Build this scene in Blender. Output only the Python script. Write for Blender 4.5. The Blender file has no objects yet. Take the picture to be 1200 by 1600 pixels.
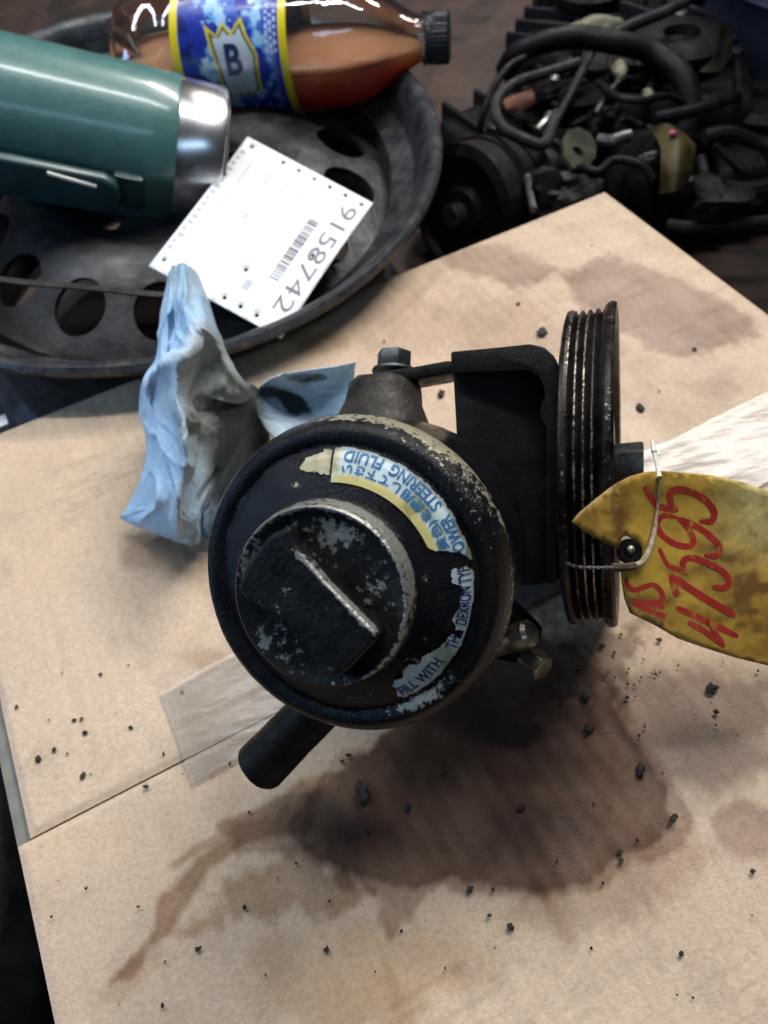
import bpy, bmesh, math, random
import numpy as np
from mathutils import Vector, Matrix, Euler

random.seed(7)
rng = np.random.RandomState(11)
sc = bpy.context.scene
C = sc.collection

# ------------------------------------------------------------------ camera, light, exposure
CAMH = 0.34
FOC = 1200.0                                     # focal length in pixels of the 1200x1600 photograph
RM = np.array([[0.9899, -0.1409, 0.0], [-0.1136, -0.7980, 0.5919], [-0.0834, -0.5860, -0.8060]])
for _i in range(3):                              # columns: camera right, down, forward in world axes
    RM[:, _i] /= np.linalg.norm(RM[:, _i])
CAM0 = np.array([0, 0, CAMH])

cam_d = bpy.data.cameras.new('camera')
cam = bpy.data.objects.new('camera', cam_d); C.objects.link(cam)
cam.matrix_world = Matrix((( RM[0,0], -RM[0,1], -RM[0,2], 0), (RM[1,0], -RM[1,1], -RM[1,2], 0), (RM[2,0], -RM[2,1], -RM[2,2], CAMH), (0,0,0,1)))
cam_d.sensor_fit = 'VERTICAL'; cam_d.sensor_height = 36.0; cam_d.sensor_width = 27.0
cam_d.lens = 36.0 * FOC / 1600.0
cam_d.clip_start = 0.01; cam_d.clip_end = 60
cam_d.dof.use_dof = True; cam_d.dof.focus_distance = 0.27; cam_d.dof.aperture_fstop = 12.5
sc.camera = cam

world = bpy.data.worlds.new('World'); sc.world = world; world.use_nodes = True
world.node_tree.nodes['Background'].inputs['Color'].default_value = (0.55, 0.62, 0.75, 1)
world.node_tree.nodes['Background'].inputs['Strength'].default_value = 0.016

def lamp(name, loc, target, sx, sy, power, color):
    d = bpy.data.lights.new(name, 'AREA'); d.shape = 'RECTANGLE'; d.size = sx; d.size_y = sy
    d.energy = power; d.color = color
    o = bpy.data.objects.new(name, d); C.objects.link(o); o.location = loc
    o.rotation_euler = (Vector(target) - Vector(loc)).to_track_quat('-Z', 'Y').to_euler()
    return o
lamp('ceiling_tube_overhead', (0.22, 0.76, 1.65), (0.15, 0.35, 0), 1.5, 0.07, 18, (0.97, 0.98, 1.0))
lamp('ceiling_tube_left', (-0.95, 1.15, 1.65), (0, 0.3, 0), 1.2, 0.12, 13, (0.86, 0.93, 1.0))
lamp('ceiling_tube_right', (1.50, 2.25, 2.50), (0.1, 0.2, 0), 1.8, 0.26, 92, (1.0, 0.95, 0.90))
lamp('skylight_behind', (0.15, -1.15, 1.75), (0.0, 0.4, 0), 1.5, 0.22, 4.5, (0.50, 0.74, 1.0))
lamp('window_left', (-1.9, 0.15, 0.75), (0.0, 0.3, 0), 0.8, 0.5, 14, (0.36, 0.60, 1.0))

sc.view_settings.view_transform = 'Standard'; sc.view_settings.look = 'None'
sc.view_settings.exposure = 0.12; sc.view_settings.gamma = 1.0
sc.render.engine = 'CYCLES'
sc.cycles.use_denoising = True
sc.cycles.max_bounces = 10; sc.cycles.transparent_max_bounces = 16
sc.cycles.caustics_reflective = False; sc.cycles.caustics_refractive = False

# ------------------------------------------------------------------ helpers: points
def ray(px, py): return RM @ np.array([(px - 600) / FOC, (py - 800) / FOC, 1.0])
def on(px, py, z=0.0):                           # the point of height z on a sight line
    r = ray(px, py); return CAM0 + r * ((z - CAMH) / r[2])
def dp(px, py, d): return CAM0 + ray(px, py) * d
def pix(V):
    c = (np.asarray(V) - CAM0) @ RM
    return 600 + FOC * c[:, 0] / c[:, 2], 800 + FOC * c[:, 1] / c[:, 2]
def unit(v): v = np.asarray(v, float); return v / np.linalg.norm(v)
def frame(e3, up):                               # e1 right, e2 up, e3 out
    e3 = unit(e3); e2 = np.asarray(up, float); e2 = unit(e2 - e3 * (e2 @ e3)); return np.cross(e2, e3), e2, e3
CUP = -RM[:, 1]; CRT = RM[:, 0]; CFW = RM[:, 2]
def lin(r, g, b):
    f = lambda c: (c / 255 / 12.92) if c <= 10 else ((c / 255 + 0.055) / 1.055) ** 2.4
    return np.array([f(r), f(g), f(b)])

# ------------------------------------------------------------------ helpers: noise
_lat = np.random.RandomState(3).rand(64, 64, 64)
def vnoise(p):
    p = np.asarray(p, float); i = np.floor(p).astype(int); f = p - i; f = f * f * (3 - 2 * f)
    r = 0
    for dx in (0, 1):
        for dy in (0, 1):
            for dz in (0, 1):
                w = (f[:, 0] if dx else 1 - f[:, 0]) * (f[:, 1] if dy else 1 - f[:, 1]) * (f[:, 2] if dz else 1 - f[:, 2])
                r = r + w * _lat[(i[:, 0] + dx) % 64, (i[:, 1] + dy) % 64, (i[:, 2] + dz) % 64]
    return r
def fbm(p, scale=1.0, oct=4, seed=0):
    p = np.asarray(p, float)
    if p.shape[1] == 2: p = np.c_[p, np.zeros(len(p))]
    p = p * scale + seed * 7.31; a = 1; s = 0; t = 0
    for k in range(oct):
        s = s + a * vnoise(p); t += a; a *= .5; p = p * 2.03 + 5.7
    return s / t
def sstep(a, b, x): t = np.clip((x - a) / (b - a), 0, 1); return t * t * (3 - 2 * t)
def polydist(pts, x, y):                          # signed distance, inside positive
    P = np.asarray(pts, float); n = len(P); d = np.full(x.shape, 1e9); ins = np.zeros(x.shape, bool)
    for i in range(n):
        a = P[i]; b = P[(i + 1) % n]; ex, ey = b - a
        wx, wy = x - a[0], y - a[1]
        t = np.clip((wx * ex + wy * ey) / (ex * ex + ey * ey + 1e-12), 0, 1)
        d = np.minimum(d, np.hypot(wx - t * ex, wy - t * ey))
        if a[1] != b[1]:
            c = ((a[1] > y) != (b[1] > y)) & (x < (b[0] - a[0]) * (y - a[1]) / (b[1] - a[1]) + a[0]); ins ^= c
    return np.where(ins, d, -d)

# ------------------------------------------------------------------ helpers: objects
def setp(o, label=None, cat=None, group=None, kind=None):
    if label: o['label'] = label
    if cat: o['category'] = cat
    if group: o['group'] = group
    if kind: o['kind'] = kind
    return o
def thing(name, loc, label, cat, group=None):
    o = bpy.data.objects.new(name, None); C.objects.link(o); o.location = Vector(loc); o.empty_display_size = 0.02
    return setp(o, label, cat, group)
def rootloc(p):
    while p.parent is not None: p = p.parent
    return np.array(p.location)
def obj(name, V, F, mat, parent=None, smooth=True, sharp=35, col=None, wear_gleam=None, origin=None):
    V = np.asarray(V, float)
    if parent is not None: o0 = rootloc(parent)
    else: o0 = np.array(origin) if origin is not None else np.array([V[:, 0].mean(), V[:, 1].mean(), V[:, 2].min()])
    me = bpy.data.meshes.new(name); me.from_pydata((V - o0).tolist(), [], [list(map(int, f)) for f in F]); me.update()
    if col is not None:
        a = me.attributes.new('Col', 'FLOAT_COLOR', 'POINT'); c = np.ones((len(V), 4), np.float32); c[:, :3] = col; a.data.foreach_set('color', c.ravel())
    if wear_gleam is not None:
        a = me.attributes.new('wear_gleam', 'FLOAT', 'POINT'); a.data.foreach_set('value', np.asarray(wear_gleam, np.float32))
    bm = bmesh.new(); bm.from_mesh(me); bmesh.ops.recalc_face_normals(bm, faces=bm.faces); bm.to_mesh(me); bm.free()
    if smooth:
        me.polygons.foreach_set('use_smooth', [True] * len(me.polygons))
        if sharp: me.set_sharp_from_angle(angle=math.radians(sharp))
    if mat: me.materials.append(mat)
    o = bpy.data.objects.new(name, me); C.objects.link(o)
    if parent is not None: o.parent = parent
    else: o.location = Vector(o0)
    return o

def lathe(prof, O, fr, n=96, fn=None):
    e1, e2, e3 = fr; prof = np.asarray(prof, float); V = []; F = []; m = len(prof)
    th = np.arange(n) * 2 * np.pi / n
    for (r, h) in prof:
        V.append(O + np.outer(r * np.cos(th), e1) + np.outer(r * np.sin(th), e2) + h * e3)
    V = np.concatenate(V)
    for i in range(m - 1):
        for j in range(n):
            k = (j + 1) % n; F.append((i * n + j, i * n + k, (i + 1) * n + k, (i + 1) * n + j))
    if prof[0][0] > 1e-6: F.append(tuple(range(n))[::-1])
    if prof[-1][0] > 1e-6: F.append(tuple((m - 1) * n + j for j in range(n)))
    return V, F
def fine(prof, step=0.0015):                      # resample a profile, keeping its corners
    out = [prof[0]]
    for a, b in zip(prof[:-1], prof[1:]):
        k = max(1, int(math.hypot(b[0] - a[0], b[1] - a[1]) / step))
        for i in range(1, k + 1): out.append((a[0] + (b[0] - a[0]) * i / k, a[1] + (b[1] - a[1]) * i / k))
    return out
def catmull(P, n):
    P = np.asarray(P, float); m = len(P); t = np.linspace(0, m - 1, n); i = np.clip(np.floor(t).astype(int), 0, m - 2); f = (t - i)
    sh = (-1,) + (1,) * (P.ndim - 1); f = f.reshape(sh)
    p0 = P[np.maximum(i - 1, 0)]; p1 = P[i]; p2 = P[i + 1]; p3 = P[np.minimum(i + 2, m - 1)]
    return 0.5 * (2 * p1 + (p2 - p0) * f + (2 * p0 - 5 * p1 + 4 * p2 - p3) * f ** 2 + (3 * p1 - p0 - 3 * p2 + p3) * f ** 3)
def tube(P, r, n=12, seg=None, cap=True, smoothpath=True):
    P = np.asarray(P, float)
    if smoothpath and len(P) > 2: 
        seg = seg or len(P) * 8; 
        r = np.interp(np.linspace(0, 1, seg), np.linspace(0, 1, len(P)), r if np.ndim(r) else [r] * len(P)); P = catmull(P, seg)
    else: r = np.asarray(r if np.ndim(r) else [r] * len(P), float)
    T = np.gradient(P, axis=0); T /= np.linalg.norm(T, axis=1)[:, None]
    a = np.array([0, 0, 1.0]) if abs(T[0][2]) < .9 else np.array([1.0, 0, 0]); N = unit(a - T[0] * (a @ T[0]))
    V = []; th = np.arange(n) * 2 * np.pi / n
    for i in range(len(P)):
        N = unit(N - T[i] * (N @ T[i])); B = np.cross(T[i], N)
        V.append(P[i] + r[i] * (np.outer(np.cos(th), N) + np.outer(np.sin(th), B)))
    V = np.concatenate(V); F = []
    for i in range(len(P) - 1):
        for j in range(n): k = (j + 1) % n; F.append((i * n + j, i * n + k, (i + 1) * n + k, (i + 1) * n + j))
    if cap: F.append(tuple(range(n))[::-1]); F.append(tuple((len(P) - 1) * n + j for j in range(n)))
    return V, F
def join(*parts):
    V = []; F = []; k = 0
    for v, f in parts:
        V.append(np.asarray(v)); F += [tuple(int(x) + k for x in q) for q in f]; k += len(v)
    return np.concatenate(V), F
def prism(pts, off, bev=0, seg=2):                # a flat outline given thickness, its edges bevelled
    pts = np.asarray(pts, float); n = len(pts); V = np.concatenate([pts, pts + off])
    F = [tuple(range(n)), tuple(range(2 * n - 1, n - 1, -1))] + [(i, (i + 1) % n, n + (i + 1) % n, n + i) for i in range(n)]
    return bevel(V, F, bev, seg) if bev else (V, F)
def bevel(V, F, w, seg=2, ang=25):
    bm = bmesh.new(); vs = [bm.verts.new(v) for v in V]
    for f in F:
        try: bm.faces.new([vs[i] for i in f])
        except ValueError: pass
    bmesh.ops.recalc_face_normals(bm, faces=bm.faces)
    ed = [e for e in bm.edges if len(e.link_faces) == 2 and e.calc_face_angle(0) > math.radians(ang)]
    bmesh.ops.bevel(bm, geom=ed, offset=w, segments=seg, profile=.5, affect='EDGES', clamp_overlap=True)
    bm.verts.index_update(); V = np.array([v.co[:] for v in bm.verts]); F = [tuple(v.index for v in f.verts) for f in bm.faces]; bm.free()
    return V, F
def box(O, a, b, c, bev=0, seg=2):                # corner O, three edge vectors
    O, a, b, c = map(np.asarray, (O, a, b, c)); return prism([O, O + a, O + a + b, O + b], c, bev, seg)
def grid(P):                                      # rows x cols x 3
    r, c = P.shape[:2]; F = []
    for i in range(r - 1):
        for j in range(c - 1): F.append((i * c + j, i * c + j + 1, (i + 1) * c + j + 1, (i + 1) * c + j))
    return P.reshape(-1, 3), F
def hexprism(O, fr, r, h, bev=.0004):
    e1, e2, e3 = fr; pts = [O + r * (math.cos(k * math.pi / 3) * e1 + math.sin(k * math.pi / 3) * e2) for k in range(6)]
    return prism(pts, e3 * h, bev)
def blob(c, r, seed=0, rough=.35, sub=2, sq=(1, 1, .6)):
    bm = bmesh.new(); bmesh.ops.create_icosphere(bm, subdivisions=sub, radius=1)
    V = np.array([v.co[:] for v in bm.verts]); F = [tuple(v.index for v in f.verts) for f in bm.faces]; bm.free()
    k = 1 + rough * 2 * (fbm(V, 1.3, 3, seed) - .5) * 2; V = V * k[:, None] * r * np.array(sq); return V + np.asarray(c), F
def text2d(s, size=1.0, align='LEFT', maxlen=None, bold=0.0):
    cu = bpy.data.curves.new('lettering', 'FONT'); cu.body = s; cu.size = size; cu.align_x = align; cu.offset = bold; cu.resolution_u = 4
    o = bpy.data.objects.new('lettering', cu); C.objects.link(o)
    dg = bpy.context.evaluated_depsgraph_get(); dg.update(); me = o.evaluated_get(dg).to_mesh()
    bm = bmesh.new(); bm.from_mesh(me); o.evaluated_get(dg).to_mesh_clear()
    bmesh.ops.remove_doubles(bm, verts=bm.verts, dist=size * 1e-4)
    bmesh.ops.triangulate(bm, faces=bm.faces)
    if maxlen:
        for _ in range(5):
            ed = [e for e in bm.edges if e.calc_length() > maxlen]
            if not ed: break
            bmesh.ops.subdivide_edges(bm, edges=ed, cuts=1); bmesh.ops.triangulate(bm, faces=bm.faces)
    bm.verts.index_update(); V = np.array([v.co[:2] for v in bm.verts]).reshape(-1, 2); F = [tuple(v.index for v in f.verts) for f in bm.faces]; bm.free()
    bpy.data.objects.remove(o); bpy.data.curves.remove(cu)
    return V, F
def fill2d(outer, holes, maxlen=None):            # a flat sheet with holes, as triangles
    cu = bpy.data.curves.new('sheet', 'CURVE'); cu.dimensions = '2D'; cu.fill_mode = 'BOTH'
    for P in [outer] + list(holes):
        s = cu.splines.new('POLY'); s.points.add(len(P) - 1)
        for i, p in enumerate(P): s.points[i].co = (p[0], p[1], 0, 1)
        s.use_cyclic_u = True
    o = bpy.data.objects.new('sheet', cu); C.objects.link(o); dg = bpy.context.evaluated_depsgraph_get(); dg.update()
    me = o.evaluated_get(dg).to_mesh(); bm = bmesh.new(); bm.from_mesh(me); o.evaluated_get(dg).to_mesh_clear()
    bmesh.ops.remove_doubles(bm, verts=bm.verts, dist=1e-6); bmesh.ops.triangulate(bm, faces=bm.faces)
    if maxlen:
        for _ in range(7):
            ed = [e for e in bm.edges if e.calc_length() > maxlen]
            if not ed: break
            bmesh.ops.subdivide_edges(bm, edges=ed, cuts=1); bmesh.ops.triangulate(bm, faces=bm.faces)
            bmesh.ops.beautify_fill(bm, faces=bm.faces, edges=[e for e in bm.edges if not e.is_boundary])
    bm.verts.index_update(); V = np.array([v.co[:2] for v in bm.verts]); F = [tuple(v.index for v in f.verts) for f in bm.faces]; bm.free()
    bpy.data.objects.remove(o); bpy.data.curves.remove(cu)
    return V, F
def thicken(o, t, offset=-1):
    m = o.modifiers.new('thickness', 'SOLIDIFY'); m.thickness = t; m.offset = offset; return o
def cut(o, cutters):                              # real holes: a boolean baked into the mesh
    V, F = join(*cutters); me = bpy.data.meshes.new('cutter'); me.from_pydata((V - (rootloc(o) if o.parent is None else rootloc(o.parent))).tolist(), [], F)
    bm = bmesh.new(); bm.from_mesh(me); bmesh.ops.recalc_face_normals(bm, faces=bm.faces); bm.to_mesh(me); bm.free()
    c = bpy.data.objects.new('cutter', me); C.objects.link(c); c.location = rootloc(o)
    m = o.modifiers.new('holes', 'BOOLEAN'); m.object = c; m.operation = 'DIFFERENCE'; m.solver = 'EXACT'
    dg = bpy.context.evaluated_depsgraph_get(); dg.update(); new = bpy.data.meshes.new_from_object(o.evaluated_get(dg))
    o.modifiers.clear(); old = o.data; o.data = new; new.name = old.name; bpy.data.objects.remove(c)
    new.polygons.foreach_set('use_smooth', [True] * len(new.polygons)); new.set_sharp_from_angle(angle=math.radians(35))

# ------------------------------------------------------------------ helpers: materials
def N(nt, t, **kw):
    n = nt.nodes.new(t)
    for k, v in kw.items():
        if k in n.inputs: n.inputs[k].default_value = v
        else: setattr(n, k, v)
    return n
def mat(name, c1, c2=None, scale=60, lo=.4, hi=.6, rough=(.5, .5), rscale=None, metal=0, bump=0, bscale=300, attr=False, wear_gleam=None, wearmetal=0, wearrough=.4,
        coat=0, spec=.5, c3=None, c3scale=20, c3lo=.55, c3hi=.65, trans=0, ior=1.45, stretch=None, sheen=0):
    m = bpy.data.materials.new(name); m.use_nodes = True; nt = m.node_tree; L = nt.links.new; b = nt.nodes['Principled BSDF']
    co = N(nt, 'ShaderNodeTexCoord').outputs['Object']
    if stretch:
        mp = N(nt, 'ShaderNodeMapping'); mp.inputs['Scale'].default_value = stretch; L(co, mp.inputs['Vector']); co = mp.outputs['Vector']
    def noise(s, d=5, r=.6):
        n = N(nt, 'ShaderNodeTexNoise'); n.inputs['Scale'].default_value = s; n.inputs['Detail'].default_value = d; n.inputs['Roughness'].default_value = r; L(co, n.inputs['Vector']); return n.outputs['Fac']
    def rng_(src, a, z, o0=0., o1=1.):
        r = N(nt, 'ShaderNodeMapRange'); r.inputs[1].default_value = a; r.inputs[2].default_value = z; r.inputs[3].default_value = o0; r.inputs[4].default_value = o1; L(src, r.inputs[0]); return r.outputs[0]
    def mix(f, a, z):
        x = N(nt, 'ShaderNodeMix', data_type='RGBA'); 
        for s, i in ((a, 6), (z, 7)):
            if isinstance(s, (tuple, list, np.ndarray)): x.inputs[i].default_value = (*s, 1)
            else: L(s, x.inputs[i])
        L(f, x.inputs[0]); return x.outputs[2]
    base = (*c1,) if not attr else N(nt, 'ShaderNodeAttribute', attribute_name='Col').outputs['Color']
    if c2 is not None:
        f = rng_(noise(scale), lo, hi)
        if attr:
            x = N(nt, 'ShaderNodeMix', data_type='RGBA', blend_type='MULTIPLY'); x.inputs[0].default_value = 1
            L(base, x.inputs[6]); L(mix(f, c1, c2), x.inputs[7]); base = x.outputs[2]
        else: base = mix(f, c1, c2)
    if c3 is not None: base = mix(rng_(noise(c3scale, 6, .65), c3lo, c3hi), base, c3)
    rsrc = None
    if rough[0] != rough[1]: rsrc = rng_(noise(rscale or scale * 1.7), .35, .65, rough[0], rough[1]); L(rsrc, b.inputs['Roughness'])
    else: b.inputs['Roughness'].default_value = rough[0]
    b.inputs['Metallic'].default_value = metal
    if wear_gleam is not None:
        w = N(nt, 'ShaderNodeAttribute', attribute_name='wear_gleam').outputs['Fac']
        ad = N(nt, 'ShaderNodeMath', operation='ADD'); L(w, ad.inputs[0]); nn = rng_(noise(420, 4, .7), .3, .7, -.35, .35); L(nn, ad.inputs[1])
        wf = rng_(ad.outputs[0], .42, .58); base = mix(wf, base, wear_gleam)
        mm = rng_(wf, 0, 1, metal, wearmetal); L(mm, b.inputs['Metallic'])
        rr = N(nt, 'ShaderNodeMix'); L(wf, rr.inputs[0])
        if rsrc is not None: L(rsrc, rr.inputs[2])
        else: rr.inputs[2].default_value = rough[0]
        rr.inputs[3].default_value = wearrough; L(rr.outputs[0], b.inputs['Roughness'])
    if isinstance(base, (tuple, list, np.ndarray)): b.inputs['Base Color'].default_value = (*base, 1)
    else: L(base, b.inputs['Base Color'])
    b.inputs['Coat Weight'].default_value = coat; b.inputs['Coat Roughness'].default_value = .15; b.inputs['Specular IOR Level'].default_value = spec
    b.inputs['Transmission Weight'].default_value = trans; b.inputs['IOR'].default_value = ior
    if sheen: b.inputs['Sheen Weight'].default_value = sheen
    if bump:
        bp = N(nt, 'ShaderNodeBump'); bp.inputs['Strength'].default_value = min(1, bump); bp.inputs['Distance'].default_value = .001 * max(1, bump)
        L(noise(bscale, 5, .6), bp.inputs['Height']); L(bp.outputs[0], b.inputs['Normal'])
    return m

M = {}
M['floor'] = mat('dirty_floor', (.026, .015, .011), (.062, .034, .024), 14, .35, .65, (.55, .9), bump=2, bscale=60, c3=(.018, .013, .010), c3scale=9, c3lo=.5, c3hi=.62)
M['card'] = mat('corrugated_cardboard', (.80, .79, .78), (1.12, 1.115, 1.10), 520, .25, .72, (.42, .75), rscale=40, attr=True, bump=.40, bscale=800, spec=.35, stretch=(1, 1, 1))
M['kraft'] = mat('kraft_edge', (.40, .29, .19), (.30, .21, .13), 60, bump=.3, rough=(.8, .8))
M['kraft_grey'] = mat('grey_kraft', (.20, .19, .16), (.15, .14, .12), 60, rough=(.8, .8))
M['grime'] = mat('oily_black_grime', (.0030, .0032, .0055), (.010, .009, .009), 70, .35, .65, (.07, .30), rscale=160, bump=.45, bscale=1100, wear_gleam=(.40, .36, .26), wearmetal=.45, wearrough=.33, spec=.24, c3=(.045, .034, .016), c3scale=38, c3lo=.60, c3hi=.74)
M['black_steel'] = mat('black_greasy_steel', (.004, .004, .004), (.012, .011, .010), 90, .35, .7, (.34, .65), bump=.35, bscale=700, c3=(.020, .017, .013), c3scale=45, c3lo=.66, c3hi=.76, spec=.14)
M['cast'] = mat('greasy_cast_metal', (.010, .008, .006), (.055, .045, .032), 50, .35, .8, (.35, .7), bump=.5, bscale=420, metal=.15, spec=.35)
M['capm'] = mat('worn_cap_metal', (.004, .0045, .006), (.018, .018, .017), 110, .35, .65, (.22, .48), bump=.5, bscale=600, wear_gleam=(.30, .30, .27), wearmetal=.55, wearrough=.30, spec=.18)
M['pulleym'] = mat('oily_pulley_steel', (.010, .009, .008), (.045, .034, .028), 80, .3, .7, (.24, .5), metal=.55, bump=.3, bscale=600, c3=(.008, .007, .006), c3scale=60, c3lo=.5, c3hi=.6, wear_gleam=(.32, .27, .23), wearmetal=.8, wearrough=.3)
M['boltm'] = mat('dull_bolt_steel', (.030, .032, .031), (.10, .104, .10), 140, .35, .65, (.3, .5), metal=.7, bump=.3, bscale=700)
M['fit'] = mat('yellowish_zinc_fitting', (.30, .28, .22), (.10, .09, .06), 120, .4, .65, (.25, .45), metal=.8)
M['label'] = mat('fluid_sticker', (.9, .9, .9), (1.05, 1.05, 1.05), 120, rough=(.35, .5), attr=True, c3=(.13, .12, .08), c3scale=160, c3lo=.66, c3hi=.74)
M['ink_blue'] = mat('blue_ink', (.012, .10, .26), (.03, .16, .33), 200, rough=(.45, .45))
M['ink_navy'] = mat('navy_ink', (.008, .018, .10), rough=(.45, .45))
M['yellow'] = mat('dirty_yellow_card', (.9, .9, .9), (1.08, 1.06, 1.0), 60, rough=(.5, .65), attr=True, bump=.3, bscale=300)
M['ink_red'] = mat('red_paint_marker', (.44, .032, .026), (.32, .026, .020), 120, .4, .6, rough=(.4, .4), c3=(.36, .20, .03), c3scale=150, c3lo=.56, c3hi=.66)
M['string'] = mat('dirty_string', (.42, .36, .25), (.20, .16, .10), 300, rough=(.8, .8))
M['string_dark'] = mat('rusty_string', (.10, .05, .03), (.05, .03, .02), 300, rough=(.8, .8))
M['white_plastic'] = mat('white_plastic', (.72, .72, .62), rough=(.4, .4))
M['rag'] = mat('blue_shop_cloth', (.86, .86, .86), (1.08, 1.08, 1.08), 420, rough=(.85, .85), attr=True, bump=.9, bscale=1400, sheen=.1)
M['rim'] = mat('dirty_black_wheel_steel', (.012, .0125, .014), (.066, .064, .061), 22, .38, .70, (.28, .55), rscale=60, bump=.5, bscale=260, metal=.35, c3=(.12, .105, .085), c3scale=30, c3lo=.62, c3hi=.75)
M['lip'] = mat('rim_lip_steel', (.030, .034, .040), (.085, .085, .085), 60, .35, .7, (.25, .5), metal=.5, bump=.4, bscale=300, c3=(.16, .14, .11), c3scale=70, c3lo=.6, c3hi=.7)
M['thermos'] = mat('hammered_teal_enamel', (.080, .195, .180), (.066, .165, .158), 90, rough=(.30, .34), bump=.22, bscale=520, coat=.6)
M['thermos_dark'] = mat('dark_teal_handle', (.014, .065, .070), (.008, .036, .040), 60, rough=(.35, .45), coat=.2)
M['steel'] = mat('brushed_stainless', (.80, .80, .80), (.74, .75, .76), 40, rough=(.24, .27), metal=1, stretch=(1, 1, 1))
M['black_plastic'] = mat('black_plastic', (.010, .011, .013), (.02, .02, .022), 80, rough=(.3, .42))
M['sticker_grey'] = mat('grey_sticker', (.20, .21, .22), (.14, .14, .15), 150, rough=(.5, .5))
M['bottle_label'] = mat('printed_bottle_label', (.95, .95, .95), (1.05, 1.05, 1.05), 100, rough=(.25, .3), attr=True, coat=.3)
M['paper'] = mat('white_card', (.80, .80, .82), (.86, .86, .87), 40, rough=(.6, .6))
M['ink_grey'] = mat('grey_print', (.17, .17, .19), rough=(.6, .6))
M['ink_faint'] = mat('faint_grey_print', (.50, .50, .55), rough=(.6, .6))
M['rubber'] = mat('black_rubber', (.003, .003, .003), (.009, .009, .009), 60, rough=(.42, .65), bump=.3, bscale=300, spec=.25)
M['rubber_grey'] = mat('dusty_grey_rubber', (.010, .010, .010), (.032, .031, .030), 60, rough=(.5, .7), spec=.3)
M['engine'] = mat('oily_engine_casting', (.003, .0026, .0026), (.010, .008, .008), 26, .4, .7, (.40, .75), bump=1.5, bscale=120, spec=.25, c3=(.028, .018, .014), c3scale=22, c3lo=.62, c3hi=.72)
M['engine2'] = mat('dark_violet_casting', (.005, .004, .006), (.014, .012, .015), 40, .35, .7, (.45, .75), bump=.8, bscale=200, spec=.25)
M['rust'] = mat('rusty_sheet', (.16, .055, .028), (.09, .035, .02), 60, rough=(.7, .8), bump=.5, bscale=300)
M['cream'] = mat('old_cream_plastic', (.22, .21, .13), (.12, .115, .07), 60, rough=(.6, .6))
M['oldpaper'] = mat('crumpled_yellowed_paper', (.62, .52, .26), (.46, .37, .17), 40, rough=(.75, .75), bump=.4, bscale=200)
M['green_metal'] = mat('greenish_zinc', (.09, .095, .06), (.04, .044, .03), 60, rough=(.4, .5), metal=.5)
M['greengrey'] = mat('green_grey_enamel', (.10, .12, .09), (.06, .07, .055), 40, rough=(.5, .6))
M['bluebin'] = mat('dark_blue_drum_paint', (.010, .014, .030), (.018, .022, .042), 20, rough=(.45, .6))
M['silver'] = mat('dull_silver_metal', (.22, .22, .21), (.10, .10, .095), 90, rough=(.3, .45), metal=.8)
M['mustard'] = mat('greasy_mustard_label', (.075, .055, .012), (.03, .022, .008), 40, rough=(.5, .6))
M['pink'] = mat('pink_plastic', (.5, .10, .14), rough=(.5, .5))
M['crumb'] = mat('black_dirt', (.012, .010, .009), (.05, .035, .028), 400, rough=(.6, .9), bump=.6, bscale=1200)
M['scrap'] = mat('white_paper', (.75, .75, .76), rough=(.7, .7))

def clear_shell(name, tint, diff, bump=0, bscale=200, base_refl=.06, stretch=None, rough=.06, diffcol=(.8, .8, .8)):
    m = bpy.data.materials.new(name); m.use_nodes = True; nt = m.node_tree; nt.nodes.clear(); L = nt.links.new
    out = N(nt, 'ShaderNodeOutputMaterial'); tr = N(nt, 'ShaderNodeBsdfTransparent'); tr.inputs[0].default_value = (*tint, 1)
    gl = N(nt, 'ShaderNodeBsdfGlossy'); gl.inputs['Roughness'].default_value = rough; df = N(nt, 'ShaderNodeBsdfDiffuse'); df.inputs[0].default_value = (*diffcol, 1)
    lw = N(nt, 'ShaderNodeFresnel'); lw.inputs['IOR'].default_value = 1.5
    ad = N(nt, 'ShaderNodeMath', operation='ADD', use_clamp=True); ad.inputs[1].default_value = base_refl; L(lw.outputs[0], ad.inputs[0])
    m1 = N(nt, 'ShaderNodeMixShader'); m1.inputs[0].default_value = diff; L(tr.outputs[0], m1.inputs[1]); L(df.outputs[0], m1.inputs[2])
    m2 = N(nt, 'ShaderNodeMixShader'); L(ad.outputs[0], m2.inputs[0]); L(m1.outputs[0], m2.inputs[1]); L(gl.outputs[0], m2.inputs[2]); L(m2.outputs[0], out.inputs[0])
    if bump:
        co = N(nt, 'ShaderNodeTexCoord').outputs['Object']
        if stretch: mp = N(nt, 'ShaderNodeMapping'); mp.inputs['Scale'].default_value = stretch[0]; mp.inputs['Rotation'].default_value = (0, 0, stretch[1]); L(co, mp.inputs[0]); co = mp.outputs[0]
        n = N(nt, 'ShaderNodeTexNoise'); n.inputs['Scale'].default_value = bscale; n.inputs['Detail'].default_value = 3; L(co, n.inputs[0])
        bp = N(nt, 'ShaderNodeBump'); bp.inputs['Strength'].default_value = bump; bp.inputs['Distance'].default_value = .002; L(n.outputs[0], bp.inputs['Height'])
        for x in (gl, lw, df): L(bp.outputs[0], x.inputs['Normal'])
    return m

# ------------------------------------------------------------------ the floor
FZ = -0.16
gx = np.linspace(-1.6, 2.2, 40); gy = np.linspace(-1.0, 3.2, 42)
G = np.array([[(x, y, FZ) for x in gx] for y in gy]); V, F = grid(G); V[:, 2] -= .004 * fbm(V, 9, 3)
setp(obj('floor', V, F, M['floor'], origin=(0, 0, FZ)), kind='structure')

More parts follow.
